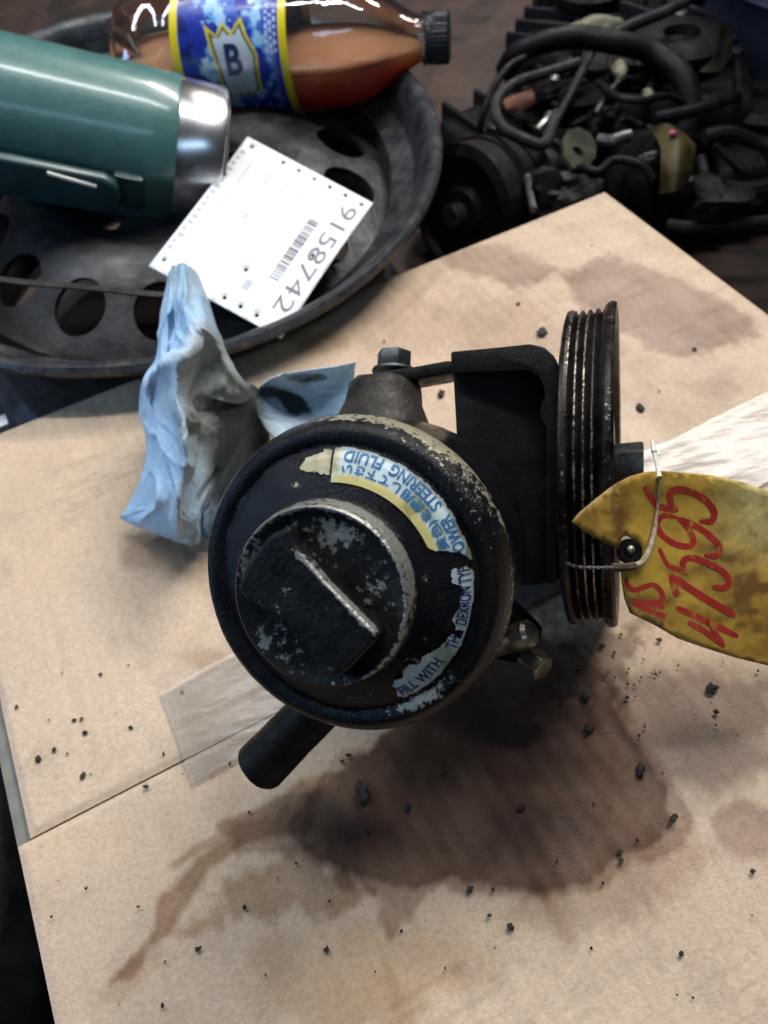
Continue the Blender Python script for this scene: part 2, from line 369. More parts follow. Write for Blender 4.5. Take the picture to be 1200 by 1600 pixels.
# ------------------------------------------------------------------ the cardboard box
EU = np.array([math.cos(math.radians(20.9)), math.sin(math.radians(20.9)), 0]); EV = np.array([-EU[1], EU[0], 0]); C0 = on(945, 300, 0)
BW = -(on(40, 1390, 0) - C0) @ EU; SEAM = -((on(30, 1315, 0) - C0) @ EV + (on(400, 1131, 0) - C0) @ EV) / 2; BD = 2 * SEAM
def uv(u, v, z=0.): return C0 + EU * u + EV * v + np.array([0, 0, z])

STAINS_AND_SHADE = [  # outline in photo pixels on the board, depth of colour, edge softness, edge wobble, tint
 ([(360,1300),(420,1262),(470,1228),(520,1195),(560,1160),(640,1112),(740,1040),(830,990),(915,1000),(955,1060),(975,1125),(1015,1185),(1062,1235),(1088,1285),(1060,1325),(980,1352),(940,1385),(850,1400),(780,1396),(690,1392),(650,1424),(622,1468),(600,1470),(585,1430),(592,1402),(540,1388),(490,1352),(430,1330),(380,1335)], .60, 9, 18, (.31,.21,.155)),
 ([(440,1290),(480,1240),(530,1200),(575,1160),(650,1115),(740,1050),(820,1000),(900,1010),(945,1070),(965,1130),(1005,1190),(1040,1240),(1050,1290),(1015,1320),(955,1338),(920,1375),(850,1390),(780,1384),(700,1374),(650,1392),(600,1385),(540,1365),(490,1335)], .80, 7, 15, (.24,.155,.12)),
 ([(520,1215),(640,1130),(760,1060),(860,1050),(930,1130),(950,1240),(920,1310),(820,1340),(700,1345),(620,1320),(560,1290)], .38, 45, 34, (.24,.165,.175)),
 ([(640,1130),(760,1060),(850,1040),(900,1080),(880,1150),(780,1200),(680,1210),(600,1200)], .45, 34, 24, (.20,.13,.11)),  # oil stain deepened by the pump's soft shadow, painted in
 ([(700,1290),(780,1200),(850,1260),(880,1330),(800,1370),(720,1370)], .22, 30, 20, (.42,.34,.36)),
 ([(339,1289),(400,1259),(470,1215),(520,1200),(480,1300),(400,1311),(375,1322),(326,1360),(277,1446),(259,1465),(225,1491),(206,1525),(169,1536),(202,1499),(240,1450),(244,1405),(281,1371),(319,1330),(352,1311)], .78, 7, 9, (.34,.22,.13)),
 ([(259,1356),(300,1322),(345,1300),(360,1306),(316,1330),(275,1358)], .55, 3, 3, (.38,.25,.15)),
 ([(262,1457),(322,1409),(400,1360),(470,1325),(560,1375),(600,1400),(520,1440),(430,1420),(380,1425),(340,1460),(290,1490)], .60, 14, 30, (.36,.24,.13)),
 ([(150,1545),(210,1500),(260,1480),(250,1510),(200,1550),(160,1570)], .28, 14, 16, (.42,.30,.14)),
 ([(330,1520),(420,1470),(560,1430),(720,1450),(760,1530),(640,1600),(420,1610)], .42, 46, 44, (.38,.27,.14)),
 ([(820,1390),(960,1350),(1080,1300),(1120,1330),(1060,1400),(900,1450),(800,1430)], .38, 30, 30, (.34,.24,.17)),
 ([(688,401),(737,387),(790,384),(825,398),(872,422),(840,440),(790,446),(740,432),(700,420)], .62, 9, 10, (.33,.27,.28)),
 ([(872,424),(905,421),(930,404),(952,401),(975,413),(1020,418),(1090,450),(1165,490),(1185,525),(1110,552),(1010,545),(940,505),(890,470)], .66, 9, 12, (.34,.28,.29)),
 ([(640,450),(760,470),(900,500),(1000,560),(860,560),(700,560),(560,540),(560,490)], .30, 40, 30, (.38,.29,.26)),
 ([(445,530),(480,515),(525,522),(545,540),(520,555),(470,553)], .42, 9, 7, (.36,.24,.17)),
 ([(190,835),(260,835),(330,860),(330,900),(260,905),(200,880)], .42, 16, 9, (.36,.24,.17)),  # brown stain with the rag's shadow painted into it
 ([(960,1055),(1080,1035),(1200,1060),(1215,1190),(1110,1245),(1010,1200),(970,1130)], .60, 16, 16, (.36,.29,.30)),  # soft lavender shadow of the yellow tag, painted on the board
 ([(1110,1280),(1150,1250),(1210,1260),(1215,1335),(1160,1345),(1120,1320)], .55, 12, 8, (.36,.27,.27)),
 ([(980,580),(1050,585),(1120,570),(1180,600),(1150,640),(1060,660),(1000,640)], .20, 20, 14, (.40,.32,.30)),
 ([(845,945),(960,985),(1010,960),(1000,1010),(975,1060),(900,1075),(840,1040)], .60, 18, 40, (.22,.17,.11)),
 ([(270,1020),(330,1015),(370,1035),(330,1050)], .25, 10, 8, (.40,.28,.18)),
 ([(1060,600),(1120,590),(1170,600),(1160,620),(1090,625)], .2, 8, 6, (.36,.28,.26)),
]
def board(V, base):
    px, py = pix(V); n = len(V)
    W = np.c_[px, py]
    col = np.tile(np.array(base), (n, 1))
    col *= (0.84 + .32 * fbm(V, 16, 5, 1))[:, None]
    col *= (1 - .10 * sstep(.52, .66, fbm(V, 55, 4, 15)))[:, None]
    col *= (1 + .10 * (fbm(np.c_[(V - C0) @ EU * 260, (V - C0) @ EV * 12, V[:, 2]], 1, 2, 4) - .5))[:, None]
    col *= (1 + .045 * (fbm(V, 18, 2, 61) - .15) * np.sin((V - C0) @ EU * 2 * np.pi / .0085 + 1.5 * fbm(V, 8, 2, 62)))[:, None]
    scr = sstep(.60, .66, fbm(np.c_[(V - C0) @ EU * 30, (V - C0) @ EV * 400, V[:, 2]], 1, 2, 41)) * sstep(.55, .7, fbm(V, 13, 3, 42)); col *= (1 - .12 * scr)[:, None]
    col *= np.where(fbm(V, 9, 3, 8)[:, None] > .5, np.array([1.0, .985, .965]), 1.0)
    flute = np.sin((V - C0) @ EU * 2 * np.pi / .0085 + 2 * fbm(V, 14, 2, 3))
    wob = (fbm(V, 38, 5, 2) - .5) * 2; wob2 = (fbm(V, 120, 4, 5) - .5) * 2; wet_shade = np.zeros(n); wob3 = (fbm(V, 330, 3, 17) - .5) * 2
    for (poly, a, soft, wb, tint) in STAINS_AND_SHADE:
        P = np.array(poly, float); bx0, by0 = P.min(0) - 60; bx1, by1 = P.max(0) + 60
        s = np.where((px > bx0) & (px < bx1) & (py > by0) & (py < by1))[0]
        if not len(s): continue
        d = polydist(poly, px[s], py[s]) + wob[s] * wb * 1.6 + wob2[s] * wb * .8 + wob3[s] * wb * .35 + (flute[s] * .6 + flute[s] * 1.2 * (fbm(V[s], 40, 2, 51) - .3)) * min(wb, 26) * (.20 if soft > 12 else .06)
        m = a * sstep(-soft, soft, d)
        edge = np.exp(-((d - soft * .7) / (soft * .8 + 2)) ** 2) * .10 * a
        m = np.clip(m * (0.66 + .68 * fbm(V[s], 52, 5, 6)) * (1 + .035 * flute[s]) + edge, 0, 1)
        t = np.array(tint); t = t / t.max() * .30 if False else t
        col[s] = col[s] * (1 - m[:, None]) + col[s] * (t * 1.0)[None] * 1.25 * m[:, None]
        wet_shade[s] = np.maximum(wet_shade[s], m)
    # oily drips run along the flutes
    st = sstep(.55, .8, fbm(np.c_[(V - C0) @ EU * 105, (V - C0) @ EV * 26, V[:, 2]], 1, 3, 9)) * sstep(1350, 1420, py) * sstep(350, 450, px) * (1 - sstep(800, 960, px))
    col *= (1 - .34 * st[:, None] * np.array([.7, .9, 1.3]))
    sp = sstep(.70, .76, fbm(V, 260, 2, 12)) * sstep(.52, .62, fbm(V, 22, 2, 13)) * np.clip(np.exp(-((px - 920) / 190) ** 2 - ((py - 1030) / 90) ** 2) * 1.6 + .10, 0, 1)
    col *= (1 - .75 * sp)[:, None]
    return col
KB = (.555, .420, .300)
def slab(name, u0, u1, v0, v1, z, t, parent, step=.00115, base=KB):
    nu = int((u1 - u0) / step); nv = int((v1 - v0) / step)
    u = np.linspace(u0, u1, nu); v = np.linspace(v0, v1, nv); uu, vv = np.meshgrid(u, v)
    P = C0 + uu[..., None] * EU + vv[..., None] * EV; P[..., 2] = z
    Q = P.reshape(-1, 3); Q[:, 2] += .00007 * np.sin(uu.ravel() * 2 * np.pi / .0085) + .0011 * (fbm(Q, 7, 3, 21) - .5)
    ed = np.minimum.reduce([uu - u0, u1 - uu, vv - v0, v1 - vv]).ravel(); Q[:, 2] -= .0012 * (1 - sstep(0, .0035, ed)) 
    Vt, Ft = grid(Q.reshape(nv, nu, 3)); col = board(Vt, base)
    rim = [i for i in range(nu)] + [i * nu + nu - 1 for i in range(1, nv)] + [(nv - 1) * nu + i for i in range(nu - 2, -1, -1)] + [i * nu for i in range(nv - 2, 0, -1)]
    low = Vt[rim].copy(); low[:, 2] = z - t; k = len(Vt); Vt = np.concatenate([Vt, low]); m = len(rim)
    Ft = Ft + [(rim[i], k + i, k + (i + 1) % m, rim[(i + 1) % m]) for i in range(m)]; col = np.concatenate([col, np.tile(np.array(base) * .8, (m, 1))])
    return obj(name, Vt, Ft, M['card'], parent, sharp=60, col=col)
bx = thing('cardboard_box', uv(-BW / 2, -SEAM, FZ), 'large flat topped brown cardboard box stained with dark oil under the pump', 'cardboard box')
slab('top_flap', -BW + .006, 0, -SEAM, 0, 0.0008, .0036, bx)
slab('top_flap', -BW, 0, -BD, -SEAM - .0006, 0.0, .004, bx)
tV, tF = box(uv(-BW - .001, -SEAM - .003, -.0070), EU * .13, EV * .075, (0, 0, .0035)); obj('inner_flap', tV, tF, M['kraft_grey'], bx, smooth=False)
for (a, b) in ((uv(-BW + .003, -.001), EU * (BW - .006)), (uv(-BW + .003, -BD + .005), EU * (BW - .006)), (uv(-.005, -BD + .006), EV * (BD - .008)), (uv(-BW + .007, -BD + .006), EV * (BD - .008))):
    th = (-EV if abs(unit(b) @ EU) > .5 else EU) * .0032
    q = np.array(a) + np.array([0, 0, -.0105]); pv, pf = box(q, np.array(b), th, (0, 0, FZ + .0105)); obj('side_panel', pv, pf, M['kraft'], bx, smooth=False)
# clear tape over the seam
TU0 = (on(262, 1110) - C0) @ EU; nu, nv = 230, 26
uu, vv = np.meshgrid(np.linspace(TU0, -.001, nu), np.linspace(-SEAM - .013, -SEAM + .036, nv))
P = C0 + uu[..., None] * EU + vv[..., None] * EV; Q = P.reshape(-1, 3)
wr = fbm(np.c_[uu.ravel() * 14, vv.ravel() * 160, vv.ravel() * 0], 1, 3, 31)
Q[:, 2] = .0026 + .0006 * (wr - .35); Q[:, 0:2] += (EV * 0.003 * 1)[None, :2] * (fbm(Q, 24, 2, 6)[:, None] - .5)
V, F = grid(Q.reshape(nv, nu, 3))
obj('packing_tape', V, F, clear_shell('clear_packing_tape', (1.0, .99, .98), .07, .10, 40, -.015, ((1, 5, 1), math.radians(-20.9)), .20, (.92, .86, .78)), bx)

# ------------------------------------------------------------------ the power steering pump
pump_base = on(720, 900, 0.0)
pump = thing('power_steering_pump', pump_base, 'greasy black power steering pump with round reservoir and grooved pulley standing on the cardboard', 'pump')
LOS = unit(ray(560, 895)); tl = RM @ np.array([-.84, .54, 0]); tl = unit(tl - LOS * (tl @ LOS)); TH = math.radians(24)
AX = -LOS * math.cos(TH) + tl * math.sin(TH); RF = frame(AX, CUP); RO = dp(554, 897, .2535)
prof = [(0, .020), (.0255, .020), (.0262, .0178), (.0295, .0166), (.0340, .0150), (.0395, .0125), (.0420, .0106), (.0430, .0096), (.0441, .0099), (.0465, .0112), (.0490, .0101), (.0511, .0066), (.0523, .0015), (.0524, -.0015), (.0515, -.0045), (.0500, -.0058), (.0494, -.0085), (.0490, -.052), (.0455, -.058), (0, -.058)]
V, F = lathe(fine(prof, .0016), RO, RF, 160)
loc = (V - RO); rx, ry, rh = loc @ RF[0], loc @ RF[1], loc @ RF[2]; rr = np.hypot(rx, ry); an = np.degrees(np.arctan2(ry, rx))
bmp = (fbm(V, 160, 3, 2) - .5) * .00030 + (fbm(V, 800, 2, 5) - .5) * .00016; V = V + (V - RO) / np.maximum(np.linalg.norm(V - RO, axis=1), 1e-6)[:, None] * (bmp * (rr > .02))[:, None]
def gauss(x, m, s): return np.exp(-((x - m) / s) ** 2)
def adiff(a, b): return (a - b + 180) % 360 - 180
wear_gleam = np.full(len(V), .05)  # worn metal, with a highlight painted along the upper right rim
wear_gleam += .62 * gauss(rr, .0520, .0015) * gauss(adiff(an, 66), 0, 36) * (rh > -.004)
wear_gleam += .38 * gauss(rr, .0525, .0008) * gauss(adiff(an, -30), 0, 70) * (rh < .004)
wear_gleam += .75 * gauss(rr, .0445, .0024) * gauss(adiff(an, -58), 0, 15) * (rh > .005)
wear_gleam += .30 * gauss(rr, .0485, .0022) * gauss(adiff(an, 40), 0, 30) * (rh > .003)
wear_gleam += .62 * gauss(rr, .0335, .0018) * gauss(adiff(an, 112), 0, 4) * (rh > .008)
wear_gleam += .30 * gauss(rr, .034, .005) * gauss(adiff(an, -48), 0, 9) * (rh > .008)
wear_gleam += .16 * (fbm(V, 150, 3, 9) > .62) * sstep(.4, .65, fbm(V, 45, 2, 4)) * (rh > .0)
res = obj('reservoir', V, F, M['grime'], pump, wear_gleam=wear_gleam, sharp=60)
# cap
cprof = [(0, .0290), (.0205, .0291), (.0235, .0296), (.0256, .0307), (.0268, .0310), (.0274, .0303), (.0279, .0270), (.0282, .0236), (.0276, .0224), (0, .0224)]
V, F = lathe(fine(cprof, .001), RO, RF, 128)
loc = (V - RO); rx, ry, rh = loc @ RF[0], loc @ RF[1], loc @ RF[2]; rr = np.hypot(rx, ry); an = np.degrees(np.arctan2(ry, rx))
kn = (rr > .0276) & (rh < .030); V = V + np.where(kn, .00012 * np.sign(np.sin(np.radians(an) * 64)), 0)[:, None] * (np.outer(np.cos(np.radians(an)), RF[0]) + np.outer(np.sin(np.radians(an)), RF[1]))
wear_gleam = .08 + .62 * gauss(rr, .0270, .0009) * sstep(-120, -30, an) * (1 - sstep(130, 175, an)) + .55 * kn * gauss(adiff(an, 52), 0, 52)  # worn ring, with the gleam on its upper right painted in
wear_gleam += .62 * gauss(rx, .0085, .0055) * gauss(ry, .0185, .0042) + .27 * sstep(.46, .60, fbm(V, 110, 5, 12)) * (rx < .006) * (rr < .026) + .50 * gauss(rx, -.020, .004) * gauss(ry, .006, .008) * sstep(.4, .6, fbm(V, 160, 3, 2)) + .42 * gauss(rx, .017, .006) * gauss(ry, .002, .010) + .5 * gauss(rx, -.0195, .0022) * gauss(ry, -.0135, .004)
cap = obj('filler_cap', V, F, M['capm'], pump, wear_gleam=wear_gleam, sharp=50)
d1 = (RF[0] - RF[1]) / math.sqrt(2); d2 = (RF[0] + RF[1]) / math.sqrt(2)   # along the grip, across it
gp = [(-.0190, .0120), (-.0150, .0092), (.0, .0080), (.0185, .0082), (.0208, .0076), (.0212, -.0060), (.0195, -.0135), (.0160, -.0140), (.007, -.0100), (-.003, -.0098), (-.0140, -.0142), (-.0185, -.0138), (-.0215, -.006), (-.0218, .006)]
pts = np.array([RO + d1 * a + d2 * b + RF[2] * .0275 for a, b in gp]); V, F = prism(pts, RF[2] * .0094, .0012, 3)
bm = bmesh.new(); vs = [bm.verts.new(v) for v in V]; [bm.faces.new([vs[i] for i in f]) for f in F]; bmesh.ops.triangulate(bm, faces=bm.faces)
for _ in range(5):
    ed = [e for e in bm.edges if e.calc_length() > .0016]
    if ed: bmesh.ops.subdivide_edges(bm, edges=ed, cuts=1); bmesh.ops.triangulate(bm, faces=bm.faces)
bm.verts.index_update(); V = np.array([v.co[:] for v in bm.verts]); F = [tuple(v.index for v in f.verts) for f in bm.faces]; bm.free()
loc = V - RO; la, lb, rh = loc @ d1, loc @ d2, loc @ RF[2]
wear_gleam = .04 + .78 * gauss(lb, .0078, .0008) * (.72 + .5 * fbm(V, 260, 3, 3)) * sstep(-.017, -.008, la) * (1 - sstep(.0185, .0205, la)) * (rh > .0335) + .17 * sstep(.50, .64, fbm(V, 140, 4, 22)) + .25 * gauss(la, -.012, .006) * gauss(lb, .007, .003) + .40 * gauss(lb, -.0088, .0010) * gauss(la, -.006, .002)  # scuffs, plus a highlight line painted along the grip's upper right edge
obj('grip', V, F, M['capm'], cap, wear_gleam=wear_gleam, sharp=50)

# the sticker, torn and scraped, lying on the sloping shoulder
LP = np.array([(.0262, .0180), (.0295, .0168), (.0340, .0152), (.0395, .0127), (.0422, .0107), (.0430, .0100)])
def onlabel(r, ang, lift=.00035):
    h = np.interp(r, LP[:, 0], LP[:, 1]) + lift
    return RO + np.outer(r * np.cos(ang), RF[0]) + np.outer(r * np.sin(ang), RF[1]) + np.outer(h, RF[2])
def torn(r, deg, P):                               # True where grime has eaten the sticker away
    nz = (fbm(P, 240, 4, 3) - .5); k = np.zeros(len(r), bool)
    up = deg > 11
    k |= up & (r + nz * .0012 > .0425) & (deg > 16)
    k |= up & (deg < 21 - (r - .034) * 1300 + nz * 12)
    k |= up & (r < .0322 + nz * .0004)
    lo = deg <= 11
    inner = np.interp(deg, [-70, -60, -47, -36, -28, -15, -2, 4, 13], [.0375, .0345, .0338, .0348, .0372, .0388, .0384, .0374, .0366])
    k |= lo & (r + nz * .0060 < inner)
    k |= lo & (r + nz * .0009 > np.interp(deg, [-70, -50, -20, 13], [.0408, .0418, .0421, .0424]))
    k |= (deg < -64 + nz * 12) | (lo & (deg > 8 + nz * 10))
    k |= lo & (np.abs(deg + 21) < 1.2 + nz * 9) & (r < .0412)
    cr = deg > 90
    k = np.where(cr, (deg < 90.5) | (deg + nz * 16 > np.interp(r, [.0335, .0355, .0385, .0408, .0415], [92, 99, 107, 103, 92])) | (r + nz * .003 < .0345) | (r + nz * .003 > .0418), k)
    return k
nr, na = 40, 360; R_, A_ = np.meshgrid(np.linspace(.0320, .0427, nr), np.radians(np.linspace(-72, 112, na)), indexing='ij')
r = R_.ravel(); deg = np.degrees(A_.ravel()); P = onlabel(r, A_.ravel())
V, F = grid(P.reshape(nr, na, 3)); k = torn(r, deg, P); F = [f for f in F if not any(k[i] for i in f)]
used = sorted({i for f in F for i in f}); mp = {i: j for j, i in enumerate(used)}; V = V[used]; F = [tuple(mp[i] for i in f) for f in F]; r = r[used]; deg = deg[used]
ye = ((deg > 11) * (1 - sstep(.0344, .0352, r)))[:, None]; col = np.array([.52, .62, .62]) * (1 - ye) + np.array([.62, .53, .20]) * ye
cre = (deg > 90)[:, None]; col = np.where(cre, np.array([.50, .44, .27]), col); ye2 = ((deg > 86) & (deg < 90))[:, None] * 1.0; col = col * (1 - .7 * ye2) + np.array([.60, .55, .32]) * .7 * ye2
dirt = sstep(.5, .7, fbm(V, 170, 4, 7)) * .55 + .5 * gauss(r, .0425, .0010) + .55 * gauss(r, .0372, .0009) * gauss(deg, 33, 14); col *= (1 - np.clip(dirt, 0, .9)[:, None] * np.array([.7, .75, .9]))
stk = obj('fluid_sticker', V, F, M['label'], pump, col=col, sharp=None); stk['label'] = 'torn white and yellow sticker with blue printing'
def arc_text(s, r0, a0, a1, h, m, name='lettering', squeeze=None):
    # tops point to the centre, the line runs counter-clockwise from a0 to a1 (degrees)
    T, TF = text2d(s, 1.0, maxlen=.12, bold=.022)
    if not len(T): return
    w = T[:, 0].max() - T[:, 0].min(); x = (T[:, 0] - T[:, 0].min()) / w; y = T[:, 1] / .72
    ang = np.radians(a0 + (a1 - a0) * x); rr = r0 - y * h; P = onlabel(rr, ang, .0006)
    k = torn(rr + (.0006 if a0 < 0 else 0), np.degrees(ang), P); TF = [f for f in TF if not any(k[i] for i in f)]
    if not TF: return
    us = sorted({i for f in TF for i in f}); mp = {i: j for j, i in enumerate(us)}
    obj(name, P[us], [tuple(mp[i] for i in f) for f in TF], m, stk, smooth=False)
arc_text('FILL WITH', .0402, -62, -36, .0033, M['ink_navy'])
arc_text('THE', .0412, -29, -20, .0032, M['ink_navy'])
arc_text('DEXRON TYPE', .0416, -17, 11, .0034, M['ink_navy'])
arc_text('POWER', .0417, 13, 32, .0032, M['ink_blue'])
arc_text('STEERING', .0417, 36, 63, .0032, M['ink_blue'])
arc_text('FLUID', .0417, 67, 85, .0032, M['ink_blue'])
arc_text('(淡黄色)を使用して下さい', .0377, 10, 85, .0023, M['ink_blue'])

# pulley frame: s along the shaft (right), t up, w towards the viewer
PX = unit(RM @ np.array([.93, -.06, -.305])); PF = frame(np.cross(PX, unit(CUP - PX * (CUP @ PX))), CUP)   # e1 = shaft
SA, TA, WA = PX, PF[1], PF[2]; PO = dp(932, 730, .343)
def st(s, t, w): return PO + SA * s + TA * t + WA * w
SF = (TA, WA, SA)                                   # lathe frame round the shaft
pp = [(0, -.009), (.030, -.009), (.034, -.0106), (.060, -.0106), (.0668, -.0114), (.0690, -.0106), (.0694, -.0092), (.0688, -.0078), (.0664, -.0066), (.0686, -.0052), (.0686, -.0046), (.0664, -.0033), (.0686, -.0020), (.0686, -.0014), (.0664, -.0001), (.0686, .0012), (.0686, .0018), (.0664, .0031), (.0686, .0042), (.0700, .0050), (.0708, .0062), (.0710, .0080), (.0700, .0092), (.0660, .0086), (.0625, .0060), (.0600, .0035), (.0310, .0025), (.0270, .0070), (.0150, .0078), (0, .0078)]
V, F = lathe(fine(pp, .0012), PO, SF, 144); V = V + (fbm(V, 300, 2, 3)[:, None] - .5) * .0003
loc = V - PO; ss = loc @ SA; rr = np.linalg.norm(loc - np.outer(ss, SA), axis=1)
wear_gleam = .12 + .42 * (rr > .0683) * (np.abs(ss + .0016) < .0040) + .40 * gauss(rr, .0716, .0007) * (ss > .006) + .28 * gauss(ss, -.0094, .0010) * (rr > .068) + .22 * (fbm(V, 60, 3, 5) - .5) * 2
pul = obj('pulley', V, F, M['pulleym'], pump, sharp=30, wear_gleam=wear_gleam)
cut(pul, [tube([st(-.03, .045 * math.cos(a), .045 * math.sin(a)), st(.03, .045 * math.cos(a), .045 * math.sin(a))], .0095, 20, smoothpath=False) for a in np.radians([15, 87, 159, 231, 303])])
V, F = hexprism(st(.0075, 0, 0), (TA, WA, SA), .0100, .0125, .0009); obj('pulley_nut', V, F, M['boltm'], pump, sharp=30)
V, F = tube([st(-.07, 0, 0), st(.014, 0, 0)], .0062, 16, smoothpath=False); obj('shaft', V, F, M['boltm'], pump)

# cast body round the shaft, behind the reservoir
V, F = lathe(fine([(0, -.125), (.014, -.125), (.017, -.120), (.018, -.060), (.030, -.052), (.0345, -.045), (.0345, -.022), (.020, -.018), (.015, -.0125), (0, -.0125)], .004), PO, SF, 80)
V = V + (fbm(V, 90, 3, 8)[:, None] - .5) * .0016; obj('pump_body', V, F, M['cast'], pump)
# pressed steel bracket: a flange round the top and side, its web set back inside
BKD = .306; back = -WA * .045
bo_ = [(704,549),(760,544),(828,537),(850,542),(866,556),(876,585),(880,640),(877,700),(871,780),(870,905),(864,912),(852,912),(853,780),(853,640),(850,606),(842,588),(824,579),(704,583)]
V, F = prism([dp(x, y, BKD + (x - 790) * -.00006) for x, y in bo_], back, .0009, 2); br = obj('bracket', V, F, M['black_steel'], pump, sharp=30)
V, F = prism([dp(x, y, BKD + .010) for x, y in [(707,572),(860,570),(866,905),(845,914),(812,915),(806,905),(760,870),(715,720)]], back * .5, .001, 2); obj('bracket_web', V, F, M['black_steel'], br, sharp=30)
for (x, y) in ((858, 607), (861, 634)): v, f = blob(dp(x, y, BKD - .0005), .0012, x, .15, 2, (.7, 1, 1)); obj('oil_drop', v, f, M['boltm'], br)
V, F = lathe([(.0048, 0), (.0075, 0), (.0082, -.002), (.0082, -.008), (.0048, -.008)], dp(868, 640, BKD - .001), frame(SA * -.5 + WA * .8, CUP), 32); obj('bracket_eye', V, F[:-2], M['black_steel'], br)
ar = [(583,592),(588,580),(640,574),(700,563),(712,566),(712,583),(690,585),(640,594),(600,599)]
V, F = prism([dp(x, y, .326) for x, y in ar], -WA * .022, .0008, 2); obj('bracket_arm', V, F, M['black_steel'], pump, sharp=30)
# mounting boss with its bolt
bt = unit(TA - WA * .12); bfr = frame(bt, WA)
V, F = lathe(fine([(0, 0), (.0135, 0), (.0158, -.0025), (.0172, -.010), (.0250, -.028), (.0330, -.046), (.034, -.060), (0, -.060)], .0025), dp(601, 597, .338), bfr, 64)
V = V + (fbm(V, 80, 3, 2)[:, None] - .5) * .002; obj('mounting_boss', V, F, M['cast'], pump)
bb = dp(615, 583, .336)
wv, wf = lathe([(0, 0), (.0092, 0), (.0096, .0007), (.0092, .0018), (0, .0018)], bb, bfr, 40); obj('washer', wv, wf, M['boltm'], pump, sharp=30)
V, F = hexprism(bb + bt * .0018, bfr, .0078, .0078, .0007); obj('bolt', V, F, M['boltm'], pump, sharp=30)
# hose stub
h0 = dp(490, 1112, .300); h1 = dp(407, 1197, .312); hd = unit(h1 - h0); HF = frame(hd, CUP); hl = np.linalg.norm(h1 - h0)
V, F = lathe(fine([(.0098, -.012), (.0100, hl * .4), (.0106, hl * .8), (.0108, hl), (.0092, hl), (.0086, hl - .003), (.0086, hl - .022), (0, hl - .022)], .003), h0, HF, 48)
V = V + (fbm(V, 160, 3, 4)[:, None] - .5) * .0011; obj('hose_stub', V, F, M['black_steel'], pump)
# pressure fitting low on the right
f0 = dp(797, 1000, .318); FFr = frame(unit(-CFW * .55 + CUP * .3 + CRT * .5), CUP)
V, F = lathe(fine([(0, .012), (.0042, .012), (.0056, .0105), (.0060, .004), (.0050, 0), (.0050, -.014), (0, -.014)], .002), f0, FFr, 36); ft = obj('pressure_fitting', V, F, M['fit'], pump)
V, F = hexprism(dp(822, 1025, .322), frame(unit(CRT * .5 - CUP * .35 - CFW * .6), CUP), .0058, .010, .0006); obj('hex_plug', V, F, M['fit'], pump, sharp=30)
V, F = tube([dp(700, 940, .335), dp(770, 975, .335), dp(832, 1008, .334)], [.020, .015, .0088], 28); obj('fitting_housing', V, F, M['black_steel'], pump)

# ------------------------------------------------------------------ the yellow tag tied to the pulley
TAGD = [(880, .2625), (985, .2735), (1100, .298), (1260, .318)]
def tagp(px, py):
    px = np.asarray(px, float); py = np.asarray(py, float)
    d = np.interp(px, [a for a, _ in TAGD], [b for _, b in TAGD]) + .004 * np.sin((px - 900) / 90.) * .5 + (py - 880) * .000006 - .0035 * np.exp(-((py - 742) / 40) ** 2) * (px > 960)
    return np.array([dp(a, b, c) for a, b, c in zip(px, py, d)])
tout = [(893,815),(906,800),(930,780),(958,758),(985,744),(1010,737),(1035,736),(1110,742),(1160,753),(1200,767),(1262,796),(1285,830),(1290,960),(1280,1050),(1240,1050),(1200,1040),(1150,1028),(1100,1012),(1060,998),(1020,975),(985,958),(976,935),(972,910),(970,888),(985,886),(998,879),(1003,868),(1000,855),(990,843),(978,836),(971,840),(966,856),(950,850),(930,840),(910,828)]
T2, TF = fill2d([(a, -b) for a, b in tout], [], 14)
V = tagp(T2[:, 0], -T2[:, 1]); px, py = T2[:, 0], -T2[:, 1]
col = np.tile(np.array([.55, .345, .050]), (len(V), 1)); nz = fbm(np.c_[px, py], .012, 5, 2); n2 = fbm(np.c_[px, py], .05, 4, 4)
pale = np.clip(sstep(1080, 1190, px) * sstep(930, 800, py) , 0, 1)[:, None] * .75; col = col * (1 - pale) + np.array([.66, .60, .26]) * pale
dk = np.clip(sstep(.46, .66, nz) * .45 + .30 * sstep(.52, .6, fbm(np.c_[px * .35, py], .06, 4, 9)) + .3 * sstep(900, 1010, py) + sstep(.56, .7, n2) * sstep(1090, 1150, px) * .75 * gauss(py, 930, 70) + .75 * gauss(px, 968, 13) * gauss(py, 822, 26) + .35 * sstep(990, 900, px) + sstep(.6, .7, n2) * .3, 0, .9)  # blotchy grime, with shade painted towards the left and lower edges
dk = np.maximum(dk, .8 * sstep(7, 1, np.abs(polydist(tout, px, py))) * sstep(.45, .6, fbm(np.c_[px, py], .03, 3, 8)))
col = col * (1 - dk[:, None] * np.array([.78, .84, .75]))
tag = thing('yellow_tag', tagp([985], [870])[0], 'worn yellow card tag with hand painted red AS 47595 tied to the pulley', 'tag')
ts = obj('tag_card', V, TF, M['yellow'], tag, col=col, sharp=None); thicken(ts, .0006, 0)
sub = [(x, y) for x, y in zip(px, py)]
